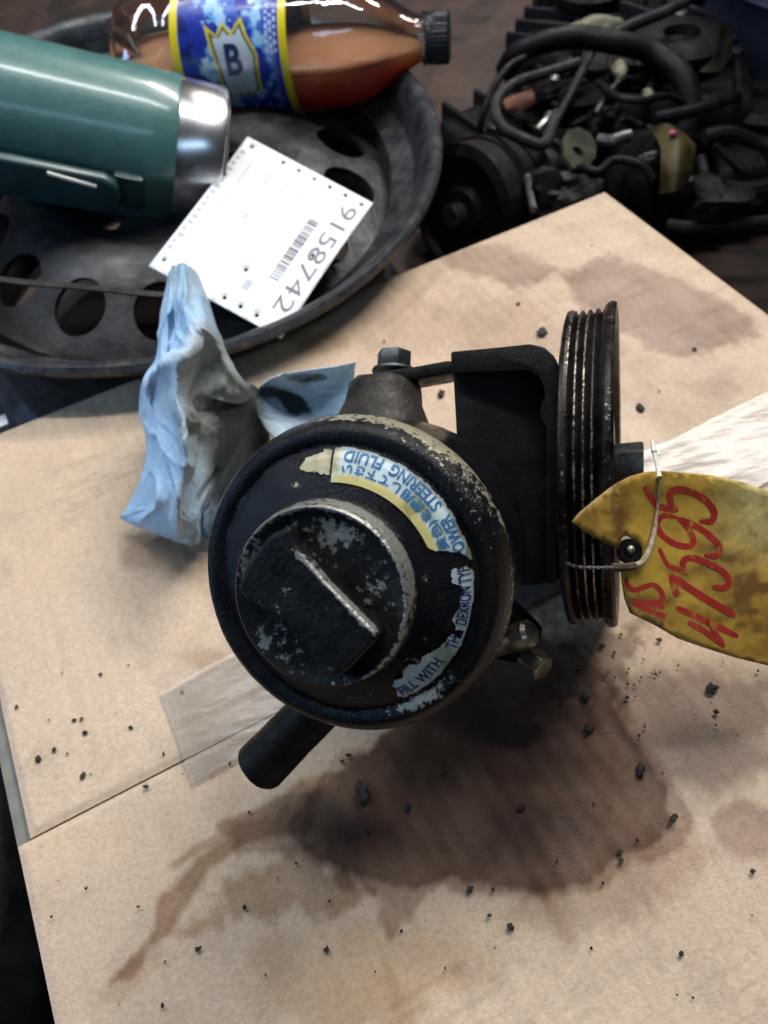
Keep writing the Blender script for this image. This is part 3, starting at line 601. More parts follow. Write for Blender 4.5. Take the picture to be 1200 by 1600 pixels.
def brush(ch, strokes, m=None):
    parts = []
    for k, (w, pts) in enumerate(strokes):
        p = np.array([(780 + x / 2.857, 660 + y / 2.857) for x, y in pts], float); n = len(p) * 8; c = catmull(p, n) if len(p) > 2 else np.linspace(p[0], p[1], n)
        t = np.gradient(c, axis=0); t /= np.linalg.norm(t, axis=1)[:, None] + 1e-9; nn = np.c_[-t[:, 1], t[:, 0]]
        q = np.linspace(0, 1, n); ww = .84 * w / 2.857 / 2 * np.sqrt(np.clip(1 - np.abs(2 * q - 1) ** 6, .15, 1)) * (1 + .22 * (fbm(np.c_[c * .09, q * 0], 1, 2, k + ord(ch)) - .5))
        A = c + nn * ww[:, None]; B = c - nn * ww[:, None]; X = np.stack([A, c, B], 1).reshape(-1, 2)
        P = tagp(X[:, 0], X[:, 1]) - CFW * (.00042 + .00005 * k); parts.append(grid(P.reshape(n, 3, 3)))
    V, F = join(*parts); obj('lettering', V, F, M['ink_red'], ts, smooth=False)
brush('5', [(36, [(648,283),(672,330),(697,370)]), (34, [(690,366),(735,382),(796,392)]), (36, [(790,394),(762,352),(764,316),(800,300),(862,314),(922,350),(957,398),(945,438),(892,442)])])
brush('9', [(34, [(790,424),(728,418),(703,458),(730,508),(790,545),(848,552),(864,520),(836,466),(790,424)]), (34, [(800,428),(866,458),(932,500),(978,552),(968,594),(912,592)])])
brush('5', [(24, [(712,562),(730,600),(752,642)]), (26, [(748,640),(795,655),(838,676)]), (32, [(836,678),(818,640),(826,612),(864,604),(932,630),(1000,668),(1022,708),(1000,738),(948,732)])])
brush('7', [(40, [(768,678),(778,726),(792,778)]), (40, [(776,690),(850,742),(940,798),(1052,862)])])
brush('4', [(34, [(786,826),(860,858),(960,905),(1066,955)]), (30, [(840,890),(920,935),(1004,998)]), (26, [(930,880),(965,940),(1004,1000)])])
brush('S', [(28, [(566,692),(572,728),(604,748),(650,732),(692,728),(724,762),(722,798),(672,800)])])
brush('A', [(28, [(592,802),(660,835),(742,866)]), (26, [(592,800),(660,805),(738,824)]), (20, [(690,808),(700,830),(706,852)])])
# its string, bead chain and white plastic end
V, F = tube([tagp([984], [884])[0] - CFW * .0010, tagp([1000], [876])[0] - CFW * .003, tagp([1015], [845])[0] - CFW * .0025, tagp([1024], [800])[0] - CFW * .0015, tagp([1030], [745])[0] - CFW * .0015], [.0010, .0011, .0010, .0006, .0005], 8); so = obj('tie_string', V, F, M['string'], tag)
V, F = tube([tagp([955], [886])[0] - CFW * .001, tagp([972], [886])[0] - CFW * .0022, tagp([988], [884])[0] - CFW * .0018], .0016, 8); obj('knot', V, F, M['string_dark'], so)
ec = tagp([986], [862])[0] + CFW * .0012; efr = frame(-CFW, CUP)
V, F = lathe(fine([(0, .0006), (.0018, .0005), (.0026, .0012), (.0040, .0010), (.0046, 0), (.0046, -.0012), (0, -.0012)], .0006), ec, efr, 28); obj('eyelet', V, F, M['black_steel'], tag, sharp=50)
v, f = blob(ec - CFW * .0012 + CUP * .0008, .0017, 4, .2, 2, (1, 1, .7)); obj('eyelet_glint', v, f, M['fit'], tag)  # bright blob shaped to stand for the eyelet's glint
e0 = tagp([1028], [746])[0] - CFW * .0016; e1 = dp(1018, 686, .286); V, F = tube([e0, e0 * .75 + e1 * .25, e0 * .4 + e1 * .6, e0 * .32 + e1 * .68, e1], [.0011, .0007, .0007, .0012, .0003], 8); obj('plastic_end', V, F, M['white_plastic'], tag)
bc = [dp(x, y, d) for x, y, d in ((887, 880, .290), (900, 885, .2725), (930, 886.5, .2695), (958, 886, .2685))]; BP = catmull(bc, 15)
V, F = tube(bc, .0004, 6); ch_ = obj('bead_chain', V, F, M['silver'], tag)
for i in range(0, 15, 2): v, f = blob(BP[i], .0008, i, .05, 1, (1, 1, 1)); obj('bead', v, f, M['silver'], ch_)

# ------------------------------------------------------------------ the blue shop cloth
RAG = [[(262,424,.066),(268,416,.080),(276,412,.078),(284,411,.086),(294,413,.084),(302,418,.078),(310,427,.062)],
 [(252,470,.060),(262,466,.080),(274,466,.080),(286,464,.090),(300,464,.084),(316,468,.070),(330,477,.050)],
 [(246,520,.055),(256,512,.074),(268,512,.070),(288,506,.084),(312,502,.094),(330,510,.070),(345,524,.040)],
 [(240,560,.050),(250,552,.072),(268,550,.072),(296,540,.092),(318,535,.080),(342,550,.054),(362,566,.032)],
 [(222,592,.050),(233,580,.076),(256,570,.086),(285,563,.092),(316,572,.060),(356,584,.046),(388,602,.024)],
 [(217,622,.040),(228,614,.056),(246,604,.060),(276,614,.082),(306,626,.052),(358,620,.044),(404,624,.018)],
 [(219,655,.032),(230,652,.046),(248,645,.054),(286,650,.082),(308,655,.046),(356,652,.038),(402,655,.012)],
 [(226,690,.028),(240,694,.050),(258,686,.058),(290,694,.076),(310,694,.040),(352,690,.032),(394,690,.008)],
 [(222,735,.026),(238,742,.050),(262,745,.060),(293,750,.062),(309,752,.034),(334,742,.022),(368,735,.004)],
 [(206,775,.022),(226,778,.040),(254,782,.054),(289,785,.054),(305,786,.032),(324,775,.020),(348,765,.004)],
 [(190,802,.016),(216,806,.028),(248,812,.040),(284,820,.042),(302,820,.026),(316,808,.014),(334,795,.003)],
 [(186,810,.010),(214,824,.015),(245,836,.018),(280,847,.017),(303,851,.012),(317,845,.007),(334,832,.002)]]
def cloth(ctrl, nu, nv, seed, amp=.0016, fold=0.):
    P = np.array([[on(*q) for q in row] for row in ctrl]); P = catmull(P, nu); P = np.swapaxes(catmull(np.swapaxes(P, 0, 1), nv), 0, 1)
    n = np.cross(np.gradient(P, axis=0), np.gradient(P, axis=1)); n /= np.linalg.norm(n, axis=2)[..., None] + 1e-12
    Q = P.reshape(-1, 3); d = amp * 1.2 * (fbm(Q, 70, 2, seed) - .5)
    if fold:
        S, T = np.meshgrid(np.linspace(0, 1, nv), np.linspace(0, 1, nu)); S = S.ravel(); T = T.ravel()
        w = np.c_[S, T, T * 0]; wx = fbm(w, 3.0, 2, seed + 1); wy = fbm(w, 3.0, 2, seed + 2)
        a = fbm(np.c_[S * 3.6 + wx * 2.6, T * 1.6 + wy * 2.0, S * 0], 1, 1, seed + 3); b = fbm(np.c_[S * 3 - T * 5 + wy * 3, T * 4 + S * 5 + wx * 2, S * 0], 1, 1, seed + 4)
        r1 = 1 - np.abs(2 * a - 1) * 1.6; r2 = 1 - np.abs(2 * b - 1) * 2.0
        ed = np.minimum(np.minimum(S, 1 - S) * 6, np.minimum(T, 1 - T) * 8); ed = np.clip(ed, .25, 1)
        d = d + fold * ed * (np.sqrt(np.clip(r1, .02, 1)) - .6) + fold * .75 * ed * (np.clip(r2, 0, 1) ** 2 - .3) + fold * .35 * ed * (np.abs(2 * fbm(np.c_[S * 8 + wx * 4, T * 9 + wy * 5, S * 0], 1, 2, seed + 9) - 1) * -1.6 + .3)
        d = d + .00025 * (fbm(Q, 420, 2, seed + 6) - .5)
    return grid((Q + n.reshape(-1, 3) * d[:, None]).reshape(P.shape))
rag = thing('shop_rag', on(290, 760, 0), 'crumpled light blue shop rag with grey grease smears standing between the wheel and pump', 'rag')
def ragcol(V, seed):
    px, py = pix(V); c = np.tile(np.array([.40, .62, .83]), (len(V), 1)); nz = fbm(V, 45, 4, seed)
    pal = np.clip(sstep(.42, .62, fbm(V, 28, 3, seed + 1)), 0, 1)[:, None] * .55; c = c * (1 - pal) + np.array([.66, .74, .82]) * pal
    g = np.clip(gauss(px, 345, 55) * gauss(py, 650, 85) * 1.5 * (.55 + nz) + gauss(px, 330, 30) * gauss(py, 540, 30) * .6, 0, .95)[:, None]; c = c * (1 - g) + np.array([.30, .32, .27]) * g
    g = np.clip(gauss(px, 280, 22) * gauss(py, 430, 30) * .6 * (.5 + nz) + gauss(px, 205, 40) * gauss(py, 770, 14) * .4, 0, .9)[:, None]; c = c * (1 - g) + np.array([.26, .34, .36]) * g
    d = np.clip(gauss(px, 378, 44) * gauss(py, 735, 80) * 2.2 * (.5 + nz) + .55 * sstep(.50, .62, fbm(V, 75, 4, seed + 21)) * gauss(px, 345, 60) * gauss(py, 650, 120) + gauss(px, 395, 14) * gauss(py, 650, 50) * .9 + sstep(.62, .72, nz) * .35 + sstep(.40, .62, gauss(px - (py - 628) * .9, 452, 30) * gauss(py, 630, 26) * (.35 + 1.3 * fbm(V, 130, 4, seed + 8))) * .97 + sstep(.35, .6, gauss(px, 480, 40) * gauss(py, 590, 8) * (.3 + 1.2 * nz)) * .7 + gauss(px, 415, 18) * gauss(py, 612, 9) * 1.2, 0, .97)[:, None]  # black grease, and the shade of the lower right crevice painted in
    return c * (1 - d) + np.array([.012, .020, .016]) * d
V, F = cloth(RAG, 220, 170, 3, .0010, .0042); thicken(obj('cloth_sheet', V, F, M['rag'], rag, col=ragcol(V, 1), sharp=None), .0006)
CURL = [[(441,590,.030),(450,584,.046),(480,579,.047),(520,574,.044),(556,566,.034)],
 [(411,597,.034),(430,590,.046),(470,588,.040),(510,586,.036),(554,580,.030)],
 [(400,622,.030),(420,618,.026),(455,612,.024),(500,612,.024),(552,606,.022)],
 [(404,648,.034),(420,650,.026),(450,645,.020),(495,642,.018),(549,640,.016)],
 [(422,676,.040),(440,672,.032),(465,670,.022),(505,668,.012),(546,668,.010)],
 [(455,706,.034),(470,702,.030),(490,700,.022),(520,700,.014),(546,700,.010)]]
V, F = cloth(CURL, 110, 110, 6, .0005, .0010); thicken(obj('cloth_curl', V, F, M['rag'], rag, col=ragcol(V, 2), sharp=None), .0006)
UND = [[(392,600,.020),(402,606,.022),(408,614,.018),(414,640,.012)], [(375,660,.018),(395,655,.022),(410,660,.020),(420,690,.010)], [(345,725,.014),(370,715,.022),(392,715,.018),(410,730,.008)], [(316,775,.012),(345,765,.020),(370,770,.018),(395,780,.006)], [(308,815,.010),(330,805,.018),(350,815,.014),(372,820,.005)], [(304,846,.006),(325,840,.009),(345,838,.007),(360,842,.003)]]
V, F = cloth(UND, 80, 60, 9, .0010, .0030); thicken(obj('cloth_fold', V, F, M['rag'], rag, col=ragcol(V, 4) * np.clip(.30 + .9 * (fbm(V, 60, 3, 5) - .4), .06, .8)[:, None], sharp=None), .0006)  # soaked lower fold, its colour also darkened for the crevice's shade

# ------------------------------------------------------------------ the steel wheel rim
WN = unit(np.array([.04, -.08, 1.0])); WC = np.array([-.139, .582, .049]); WF = frame(WN, (0, 1, 0))
WX = WF[0]; WFr = (WF[0], WF[1], WF[2])
rim = thing('wheel_rim', WC - WN * .205, 'dirty black steel wheel rim with round holes lying under the thermos and bottle', 'wheel rim')
V, F = lathe(fine([(.2075, -.012), (.2120, -.004), (.2170, -.0004), (.2205, .0), (.2230, -.0022), (.2232, -.0055), (.2210, -.0085), (.2190, -.0075), (.2165, -.0050), (.2125, -.0085), (.2095, -.0160), (.2040, -.0280), (.1870, -.0350), (.1835, -.052), (.1770, -.080), (.1760, -.155), (.1900, -.170), (.2000, -.186), (.1985, -.189), (.1880, -.173), (.1735, -.157), (.1745, -.082), (.1815, -.052), (.1850, -.0330), (.2020, -.0255), (.2075, -.012)], .004), WC, WFr, 200)
F = F[:-2]; V = V + (fbm(V, 60, 3, 3)[:, None] - .5) * .0014
obj('rim_barrel', V, F, M['lip'], rim, sharp=40)
V, F = lathe(fine([(.0330, -.030), (.0350, -.027), (.052, -.026), (.066, -.027), (.080, -.022), (.092, -.0165), (.104, -.0165), (.122, -.022), (.140, -.031), (.160, -.041), (.176, -.0500), (.1815, -.062), (.1785, -.062), (.173, -.054), (.157, -.0448), (.138, -.0345), (.122, -.0258), (.104, -.0202), (.092, -.0202), (.080, -.0255), (.066, -.031), (.052, -.030), (.0330, -.034), (.0330, -.030)], .006), WC + WF[0] * .010, WFr, 160)
F = F[:-2]; V = V + (fbm(V, 30, 3, 3)[:, None] - .5) * .0016
disc = obj('wheel_disc', V, F, M['rim'], rim, sharp=40)
cuts = []
for adeg in (13, -10, -37, -64, -91, -115, -139, -163, 36, 60, 84, 108, 132, 156, 177):
    a = math.radians(adeg); c = WC + WF[0] * .010 + WF[0] * .153 * math.cos(a) + WF[1] * .153 * math.sin(a)
    ra = WF[0] * math.cos(a) + WF[1] * math.sin(a); ta = -WF[0] * math.sin(a) + WF[1] * math.cos(a); q = unit(WN + ra * .35)
    th = np.arange(40) * 2 * np.pi / 40; ring = np.outer(np.cos(th) * .0225, ra) + np.outer(np.sin(th) * .0195, ta)
    cuts.append(prism(c + ring - q * .075, q * .10))
for k in range(5):
    a = math.radians(20 + 72 * k); c = WC + (WF[0] * math.cos(a) + WF[1] * math.sin(a)) * .058; cuts.append(tube([c - WN * .06, c + WN * .01], .0075, 20, smoothpath=False))
cut(disc, cuts)
# ------------------------------------------------------------------ thermos
A0 = dp(-155, 146, .526); A1 = dp(345, 252, .592); TD = unit(A1 - A0); TFr = frame(TD, CUP); TL = np.linalg.norm(A1 - A0); TR = .0525
thm = thing('thermos', (A0 + A1) / 2 - np.array([0, 0, TR]), 'hammered teal green thermos flask with steel base band lying across the wheel rim', 'thermos')
bandL = .034
V, F = lathe(fine([(0, -.06), (.030, -.06), (.040, -.055), (TR, -.030), (TR, TL - bandL - .002), (TR - .0008, TL - bandL), (TR - .003, TL - bandL), (0, TL - bandL)], .02), A0, TFr, 120); V = V + (fbm(V, 300, 2, 2)[:, None] - .5) * .00022
tb = obj('flask_body', V, F, M['thermos'], thm, sharp=40)
V, F = lathe([(0, TL - bandL - .001), (TR - .0022, TL - bandL - .001), (TR - .0014, TL - bandL + .0005), (TR - .0014, TL - .004), (TR - .0025, TL - .0010), (TR - .006, TL), (TR - .008, TL - .0005), (0, TL - .0005)], A0, TFr, 120); bd = obj('steel_band', V, F, M['steel'], thm, sharp=40)
V, F = lathe([(0, TL - .001), (TR - .0078, TL - .001), (TR - .0078, TL + .0012), (TR - .010, TL + .0020), (0, TL + .0020)], A0, TFr, 80); bs = obj('base_disc', V, F, M['black_plastic'], thm, sharp=40)
q = A0 + TD * (TL + .0023); V, F = box(q + TFr[0] * -.004 + TFr[1] * -.026, TFr[0] * .030, TFr[1] * .030, TD * .0004); obj('base_sticker', V, F, M['sticker_grey'], bs, smooth=False)
# folding handle along the side that faces the viewer
hn = unit(-CFW * .52 - CUP * .86); hn = unit(hn - TD * (hn @ TD)); hs = np.cross(TD, hn)
def onfl(l, side, out): return A0 + TD * l + hn * (TR + out) + hs * side
hl1 = TL * .685
V, F = prism([onfl(-.04, -.015, .004), onfl(hl1 - .012, -.015, .004), onfl(hl1 - .003, -.011, .004), onfl(hl1, 0, .004), onfl(hl1 - .003, .011, .004), onfl(hl1 - .012, .015, .004), onfl(-.04, .015, .004)], hn * .010, .003, 3); hd_ = obj('folding_handle', V, F, M['thermos_dark'], thm)
V, F = box(onfl(hl1 - .006, -.013, -.008), TD * .020, hs * .026, hn * .013, .002); obj('handle_bracket', V, F, M['thermos_dark'], hd_)
V, F = tube([onfl(hl1 - .047, -.0125, .0150), onfl(hl1 - .034, -.0112, .0152), onfl(hl1 - .016, -.0092, .0150)], .0013, 8); obj('handle_streak', V, F, M['white_plastic'], hd_)  # thin raised white streak lying on the handle
# ------------------------------------------------------------------ bottle
B0 = dp(200, 92, .655); B1 = dp(703, 58, .615); BDv = unit(B1 - B0); BFr = frame(BDv, CUP); BL = np.linalg.norm(B1 - B0); BR = .0490
bot = thing('drink_bottle', (B0 + B1) / 2 - np.array([0, 0, BR]), 'clear plastic bottle half full of amber drink with blue label and dark cap', 'bottle')
l = lambda f: BL * f
bprof = [(0, .012), (.018, .004), (.030, 0), (.040, .004), (BR - .002, .018), (BR, .030), (BR - .0015, .045), (BR, .056), (BR, .075), (BR, l(.38)), (BR, l(.46)), (BR, l(.53)), (BR, l(.59)), (BR - .001, l(.65)), (BR - .004, l(.72)), (BR - .012, l(.79)), (BR - .024, l(.855)), (.0185, l(.895)), (.0165, l(.91)), (.0165, l(.92)), (.019, l(.922)), (.019, l(.930)), (.016, l(.932)), (.016, l(.985))]
sm = catmull(np.array(bprof), 120); sm[0, 0] = 0; sm[:, 0] = np.maximum(sm[:, 0], 0)
V, F = lathe(sm, B0, BFr, 96)
loc = V - B0; hh = loc @ BDv; an = np.arctan2(loc @ BFr[1], loc @ BFr[0]); r0 = np.linalg.norm(loc - np.outer(hh, BDv), axis=1)
dent = 1 - .05 * sstep(.05, .02, hh) * (np.abs(np.sin(an * 2.5)) ** .7) + .014 * (fbm(V, 30, 2, 4) - .5) * (hh < l(.85)); V = B0 + np.outer(hh, BDv) + (loc - np.outer(hh, BDv)) * dent[:, None]
obj('bottle_shell', V, F[:-1], clear_shell('clear_pet', (.95, .96, .95), .02, .35, 55, .05, None, .05), bot, sharp=None)
# the drink, level with the ground
lp = [(0, .014)] + [(max(r - .0016, 0), h) for r, h in sm[8:] if h < l(.915)] + [(0, l(.915))]
V, F = lathe(lp, B0, BFr, 72); bm = bmesh.new(); vs = [bm.verts.new(v) for v in V]
for f in F:
    if len(set(f)) > 2: bm.faces.new([vs[i] for i in f])
bmesh.ops.remove_doubles(bm, verts=bm.verts, dist=1e-5); lev = B0 * .35 + B1 * .65 + np.array([0, 0, -.002])
g = bmesh.ops.bisect_plane(bm, geom=bm.verts[:] + bm.edges[:] + bm.faces[:], plane_co=lev, plane_no=(0, 0, 1), clear_outer=True)
bmesh.ops.holes_fill(bm, edges=[e for e in bm.edges if e.is_boundary], sides=0); bm.verts.index_update()
V = np.array([v.co[:] for v in bm.verts]); F = [tuple(v.index for v in f.verts) for f in bm.faces]; bm.free()
dmat = mat('amber_drink', (.62, .28, .15), (.66, .32, .18), 20, rough=(.06, .06), trans=.38, ior=1.33, spec=.5)
db = dmat.node_tree.nodes['Principled BSDF']; db.inputs['Subsurface Weight'].default_value = .75; db.inputs['Subsurface Radius'].default_value = (1.0, .62, .42); db.inputs['Subsurface Scale'].default_value = .05
obj('drink', V, F, dmat, bot, sharp=40)
# label wrap with printed colours
na, nl = 260, 170; aa = np.linspace(-.25, 2 * np.pi - .25 - .01, na); ll = np.linspace(l(.215), l(.555), nl); A2, L2 = np.meshgrid(aa, ll, indexing='ij')
a_, l_ = A2.ravel(), (L2.ravel() - l(.215)) / (l(.555) - l(.215)); up = np.degrees(a_)
P = B0 + np.outer(L2.ravel(), BDv) + (BR + .0008) * (np.outer(np.cos(a_), BFr[0]) + np.outer(np.sin(a_), BFr[1]))
px, py = pix(P); q2 = np.c_[l_ * 3.0, a_ * 1.5]
col = np.tile(np.array([.020, .040, .36]), (len(P), 1)); n1 = fbm(q2, 3.2, 4, 2); n3 = fbm(q2, 5.0, 3, 8)
def lay(mask, c):
    global col
    m = np.clip(mask, 0, 1)[:, None]; col = col * (1 - m) + np.array(c) * m
lay(sstep(.52, .56, fbm(q2, 1.6, 3, 5)), (.015, .015, .16)); 
cen = sstep(.15, .3, l_) * sstep(.92, .75, l_)
lay(sstep(.50, .54, n1) * cen, (.10, .33, .72)); lay(sstep(.56, .59, n1) * cen, (.36, .60, .85)); lay(sstep(.64, .66, n3) * cen, (.62, .76, .90)); lay(sstep(.60, .63, fbm(q2, 4.2, 3, 14)) * cen, (.05, .13, .50))
aF = np.degrees(a_)                                 # angle 0 = right of the axis, 90 = photo up
STAR = np.radians(274)
V, F = grid(P.reshape(na, nl, 3))
wht = polydist([(.30, 1.95), (.40, 2.45), (.36, 2.75), (.28, 2.85), (.17, 2.72), (.22, 2.3)], l_, a_); lay(sstep(-.004, .004, wht), (.55, .72, .90))
lay(sstep(.045, .035, np.abs(a_ - 1.52 + .10 * l_)) * sstep(.16, .18, l_) * sstep(.76, .74, l_), (.80, .82, .84))
sd = polydist([(.30, 3.30), (.40, 3.46), (.46, 3.28), (.53, 3.44), (.62, 3.22), (.66, 3.46), (.74, 3.75), (.72, 4.3), (.40, 4.4), (.36, 3.8)], l_, a_)
lay(sstep(-.006, .002, sd), (.78, .62, .02)); lay(sstep(.018, .026, sd), (.012, .012, .05)); lay(sstep(.035, .043, sd), (.60, .66, .70))
lay(sstep(.070, .066, l_) + sstep(.930, .934, l_), (.80, .64, .02)); 
for k in range(3): lay(sstep(.004, .0, np.abs(l_ - .83 - .035 * k) - .010) * (np.sin(a_ * 60 + 9 * k) > -.3) * (a_ > 3.15) * (a_ < 3.75), (.55, .65, .85))
for k in range(2): lay(sstep(.004, .0, np.abs(l_ - .80 - .045 * k) - .014) * (np.sin(a_ * 44 + 5 * k) > -.3) * (a_ > 1.15) * (a_ < 1.75), (.70, .75, .88));
lab = obj('bottle_label', V, F, M['bottle_label'], bot, col=col, sharp=None)
def wrap_text(s, l0, l1, a0, a1, m, name='lettering', vertical=False):
    T, F2 = text2d(s, 1.0, maxlen=.15, bold=.03); x = (T[:, 0] - T[:, 0].min()) / (T[:, 0].max() - T[:, 0].min()); y = (T[:, 1] - T[:, 1].min()) / (T[:, 1].max() - T[:, 1].min())
    if vertical: x, y = 1 - y, x
    L3 = l(.215) + (l0 + (l1 - l0) * x) * (l(.555) - l(.215)); a3 = a0 + (a1 - a0) * y
    P = B0 + np.outer(L3, BDv) + (BR + .0013) * (np.outer(np.cos(a3), BFr[0]) + np.outer(np.sin(a3), BFr[1])); obj(name, P, F2, m, lab, smooth=False)
wrap_text('B', .46, .60, 4.02, 3.58, M['ink_navy'])
# dark screw cap
V, F = lathe(fine([(0, l(.932)), (.0178, l(.932)), (.0184, l(.936)), (.0184, l(.95)), (.0180, l(.952)), (.0186, l(.955)), (.0186, l(.995)), (.0165, l(1.0)), (0, l(1.0))], .003), B0, BFr, 96)
loc = V - B0; an = np.arctan2(loc @ BFr[1], loc @ BFr[0]); hh = loc @ BDv; rr = np.linalg.norm(loc - np.outer(hh, BDv), axis=1); V = V + ((loc - np.outer(hh, BDv)) * (.014 * np.sign(np.sin(an * 40)) * (rr > .018))[:, None]); obj('bottle_cap', V, F, M['black_plastic'], bot, sharp=30)

# ------------------------------------------------------------------ the white printed card
K0, K1, K2, K3 = on(387, 214, .046), on(583, 318, .030), on(440, 532, .020), on(232, 415, .040)
def kp(a, b, lift=0.):                              # a along the top edge, b down the card
    a = np.asarray(a, float)[:, None]; b = np.asarray(b, float)[:, None]; P = K0 * (1 - a) * (1 - b) + K1 * a * (1 - b) + K2 * a * b + K3 * (1 - a) * b
    P = P + np.array([0, 0, 1]) * (lift + .0035 * np.sin(b * 2.6) * (a - .3)); return P
hol = []
hp = [(.10, .06)] + [(.37 + .105 * i, .045) for i in range(6)] + [(.955, .06)]
hp = [(.07, .05), (.33, .045), (.455, .045), (.58, .045), (.70, .045), (.82, .045), (.945, .05), (.06, .93), (.55, .955), (.67, .955), (.79, .955), (.56, .76), (.875, .50)]
for a, b in hp: hol.append([(a + .0125 * math.cos(t), b + .0125 * math.sin(t)) for t in np.arange(14) * 2 * math.pi / 14])
T2, TF = fill2d([(0, 0), (1, 0), (1, 1), (0, 1)], hol, .08)
crd = thing('paper_card', kp([.5], [.5])[0], 'white printed inventory card numbered 9158742 with punched holes lying inside the wheel rim', 'card')
kc = obj('card_sheet', kp(T2[:, 0], T2[:, 1]), TF, M['paper'], crd, sharp=None); thicken(kc, .0004)
def card_text(s, a0, b0, da, db, ua, ub, m, name='lettering', bold=0.):
    T, F2 = text2d(s, 1.0, maxlen=.2, bold=bold); x = (T[:, 0] - T[:, 0].min()) / (T[:, 0].max() - T[:, 0].min()); y = T[:, 1] / .72
    obj(name, kp(a0 + da * x + ua * y, b0 + db * x + ub * y, .0006), F2, m, kc, smooth=False)
card_text('9158742', .845, .10, 0, .78, .115, 0, M['ink_grey'], bold=-.004)
x = .0; bars = []
b = .30
while b < .74:
    w = random.choice([.006, .008, .012, .018]); q = kp([.715, .785, .785, .715], [b, b, b + w, b + w], .0006); bars.append((q, [(0, 1, 2, 3)])); b += w + random.choice([.006, .008, .013])
V, F = join(*bars); o = obj('barcode', V, F, M['ink_grey'], kc, smooth=False); o['kind'] = 'stuff'
fa = []
for i in range(17):
    b = .10 + .046 * i; w = .02 + .03 * random.random(); fa.append((kp([.02, .02 + w, .02 + w, .02], [b, b, b + .026, b + .026], .0006), [(0, 1, 2, 3)]))
for (a, b, w, h) in [(.30, .14, .012, .10), (.36, .16, .01, .12), (.43, .15, .012, .09), (.50, .14, .008, .14), (.56, .17, .012, .06), (.33, .46, .02, .03), (.28, .72, .006, .16), (.36, .68, .006, .20), (.46, .66, .006, .22), (.14, .15, .006, .7), (.60, .80, .05, .06)]:
    fa.append((kp([a, a + w, a + w, a], [b, b, b + h, b + h], .0006), [(0, 1, 2, 3)]))
V, F = join(*fa); o = obj('small_print', V, F, M['ink_faint'], kc, smooth=False); o['kind'] = 'stuff'
# black zip tie threaded through the card
zp = [on(-40, 432, .052), on(40, 443, .046), on(130, 450, .044), on(215, 459, .044), on(262, 462, .040), on(318, 455, .030), on(331, 452, .031)]
Zp = catmull(np.array(zp), 60); tt = np.gradient(Zp, axis=0); tt /= np.linalg.norm(tt, axis=1)[:, None]; sd_ = np.cross(tt, [0, 0, 1]); sd_ /= np.linalg.norm(sd_, axis=1)[:, None]
ring = np.stack([Zp + sd_ * .0024, Zp + sd_ * .0024 + [0, 0, .0013], Zp - sd_ * .0024 + [0, 0, .0013], Zp - sd_ * .0024, Zp + sd_ * .0024], 1)
V, F = grid(ring); setp(obj('zip_tie', V, F, M['rubber_grey'], smooth=False), 'black plastic zip tie stretched across the wheel rim holes to the white card', 'zip tie')

# ------------------------------------------------------------------ tyre at the lower left, paper scrap
tc = on(30, 1420, -.075) + np.array([-.335, -.02, 0]); tc[2] = -.155
tyre = thing('tyre', tc - np.array([0, 0, .004]), 'black rubber tyre lying on the floor left of the cardboard box', 'tyre')
V, F = lathe(fine([(.200, .012), (.215, .050), (.250, .078), (.262, .079), (.266, .082), (.272, .079), (.290, .077), (.296, .081), (.301, .076), (.320, .066), (.335, .045), (.338, .010), (.330, 0), (.210, 0), (.200, .012)], .004), tc, (np.array([1., 0, 0]), np.array([0, 1., 0]), np.array([0, 0, 1.])), 160); F = F[:-2]
V = V + (fbm(V, 60, 3, 2)[:, None] - .5) * .002; obj('tyre_rubber', V, F, M['rubber'], tyre)
sV, sF = box(on(-40, 684, -.004), EU * .022, EV * .010, (0, 0, .0006)); P = sV; setp(obj('paper_scrap', P, sF, M['scrap'], smooth=False), 'small white paper scrap poking out behind the cardboard box edge', 'paper')

# ------------------------------------------------------------------ dark engine parts on the floor, top right
def gp_(px, py, z): return on(px, py, z)
def casting(name, px, py, w, d, h, rot, m, seed, label, cat, z0=FZ):
    c = gp_(px, py, z0 + h / 2); c[2] = z0; a = math.radians(rot); e = np.array([math.cos(a), math.sin(a), 0]); f = np.array([-math.sin(a), math.cos(a), 0]); u = np.array([0, 0, 1.])
    t = thing(name, c, label, cat)
    V, F = box(c - e * w / 2 - f * d / 2, e * w, f * d, u * h, min(w, d, h) * .16, 3); obj('housing', V, F, m, t)
    for i in range(5):
        s = -w / 2 + w * (i + .5) / 5; V, F = box(c + e * (s - .003) - f * (d / 2 + .006) + u * h * .12, e * .006, f * (d + .012), u * h * .95, .0015); obj('fin', V, F, m, t)
    V, F = lathe([(0, 0), (d * .28, 0), (d * .30, .004), (d * .30, .014), (d * .24, .02), (d * .12, .02), (d * .10, .012), (0, .012)], c + u * h * 1.07 + e * w * .12, (e, f, u), 40); obj('port', V, F, m, t)
    for sx in (-.38, .38):
        V, F = hexprism(c + e * w * sx + u * h * 1.0, (e, f, u), .008, .014); obj('bolt', V, F, M['boltm'], t, sharp=30)
    return t
casting('gearbox_casting', 860, 250, .20, .15, .10, 25, M['engine'], 1, 'oily black gearbox casting with ribs behind the box corner', 'engine part')
casting('cylinder_head', 1000, 190, .20, .15, .12, -20, M['engine2'], 2, 'dark violet grey cylinder head lying under the black hoses', 'engine part')
casting('valve_cover', 1130, 260, .18, .14, .08, 10, M['engine'], 3, 'black greasy valve cover at the right edge beneath the dark drum', 'engine part')
casting('intake_manifold', 900, 120, .16, .12, .12, 60, M['engine'], 4, 'black intake manifold at the far side of the heap of engine parts', 'engine part')
casting('starter_motor', 1090, 110, .16, .13, .13, 35, M['engine2'], 5, 'dark starter housing beside the silver three cornered bracket', 'engine part')
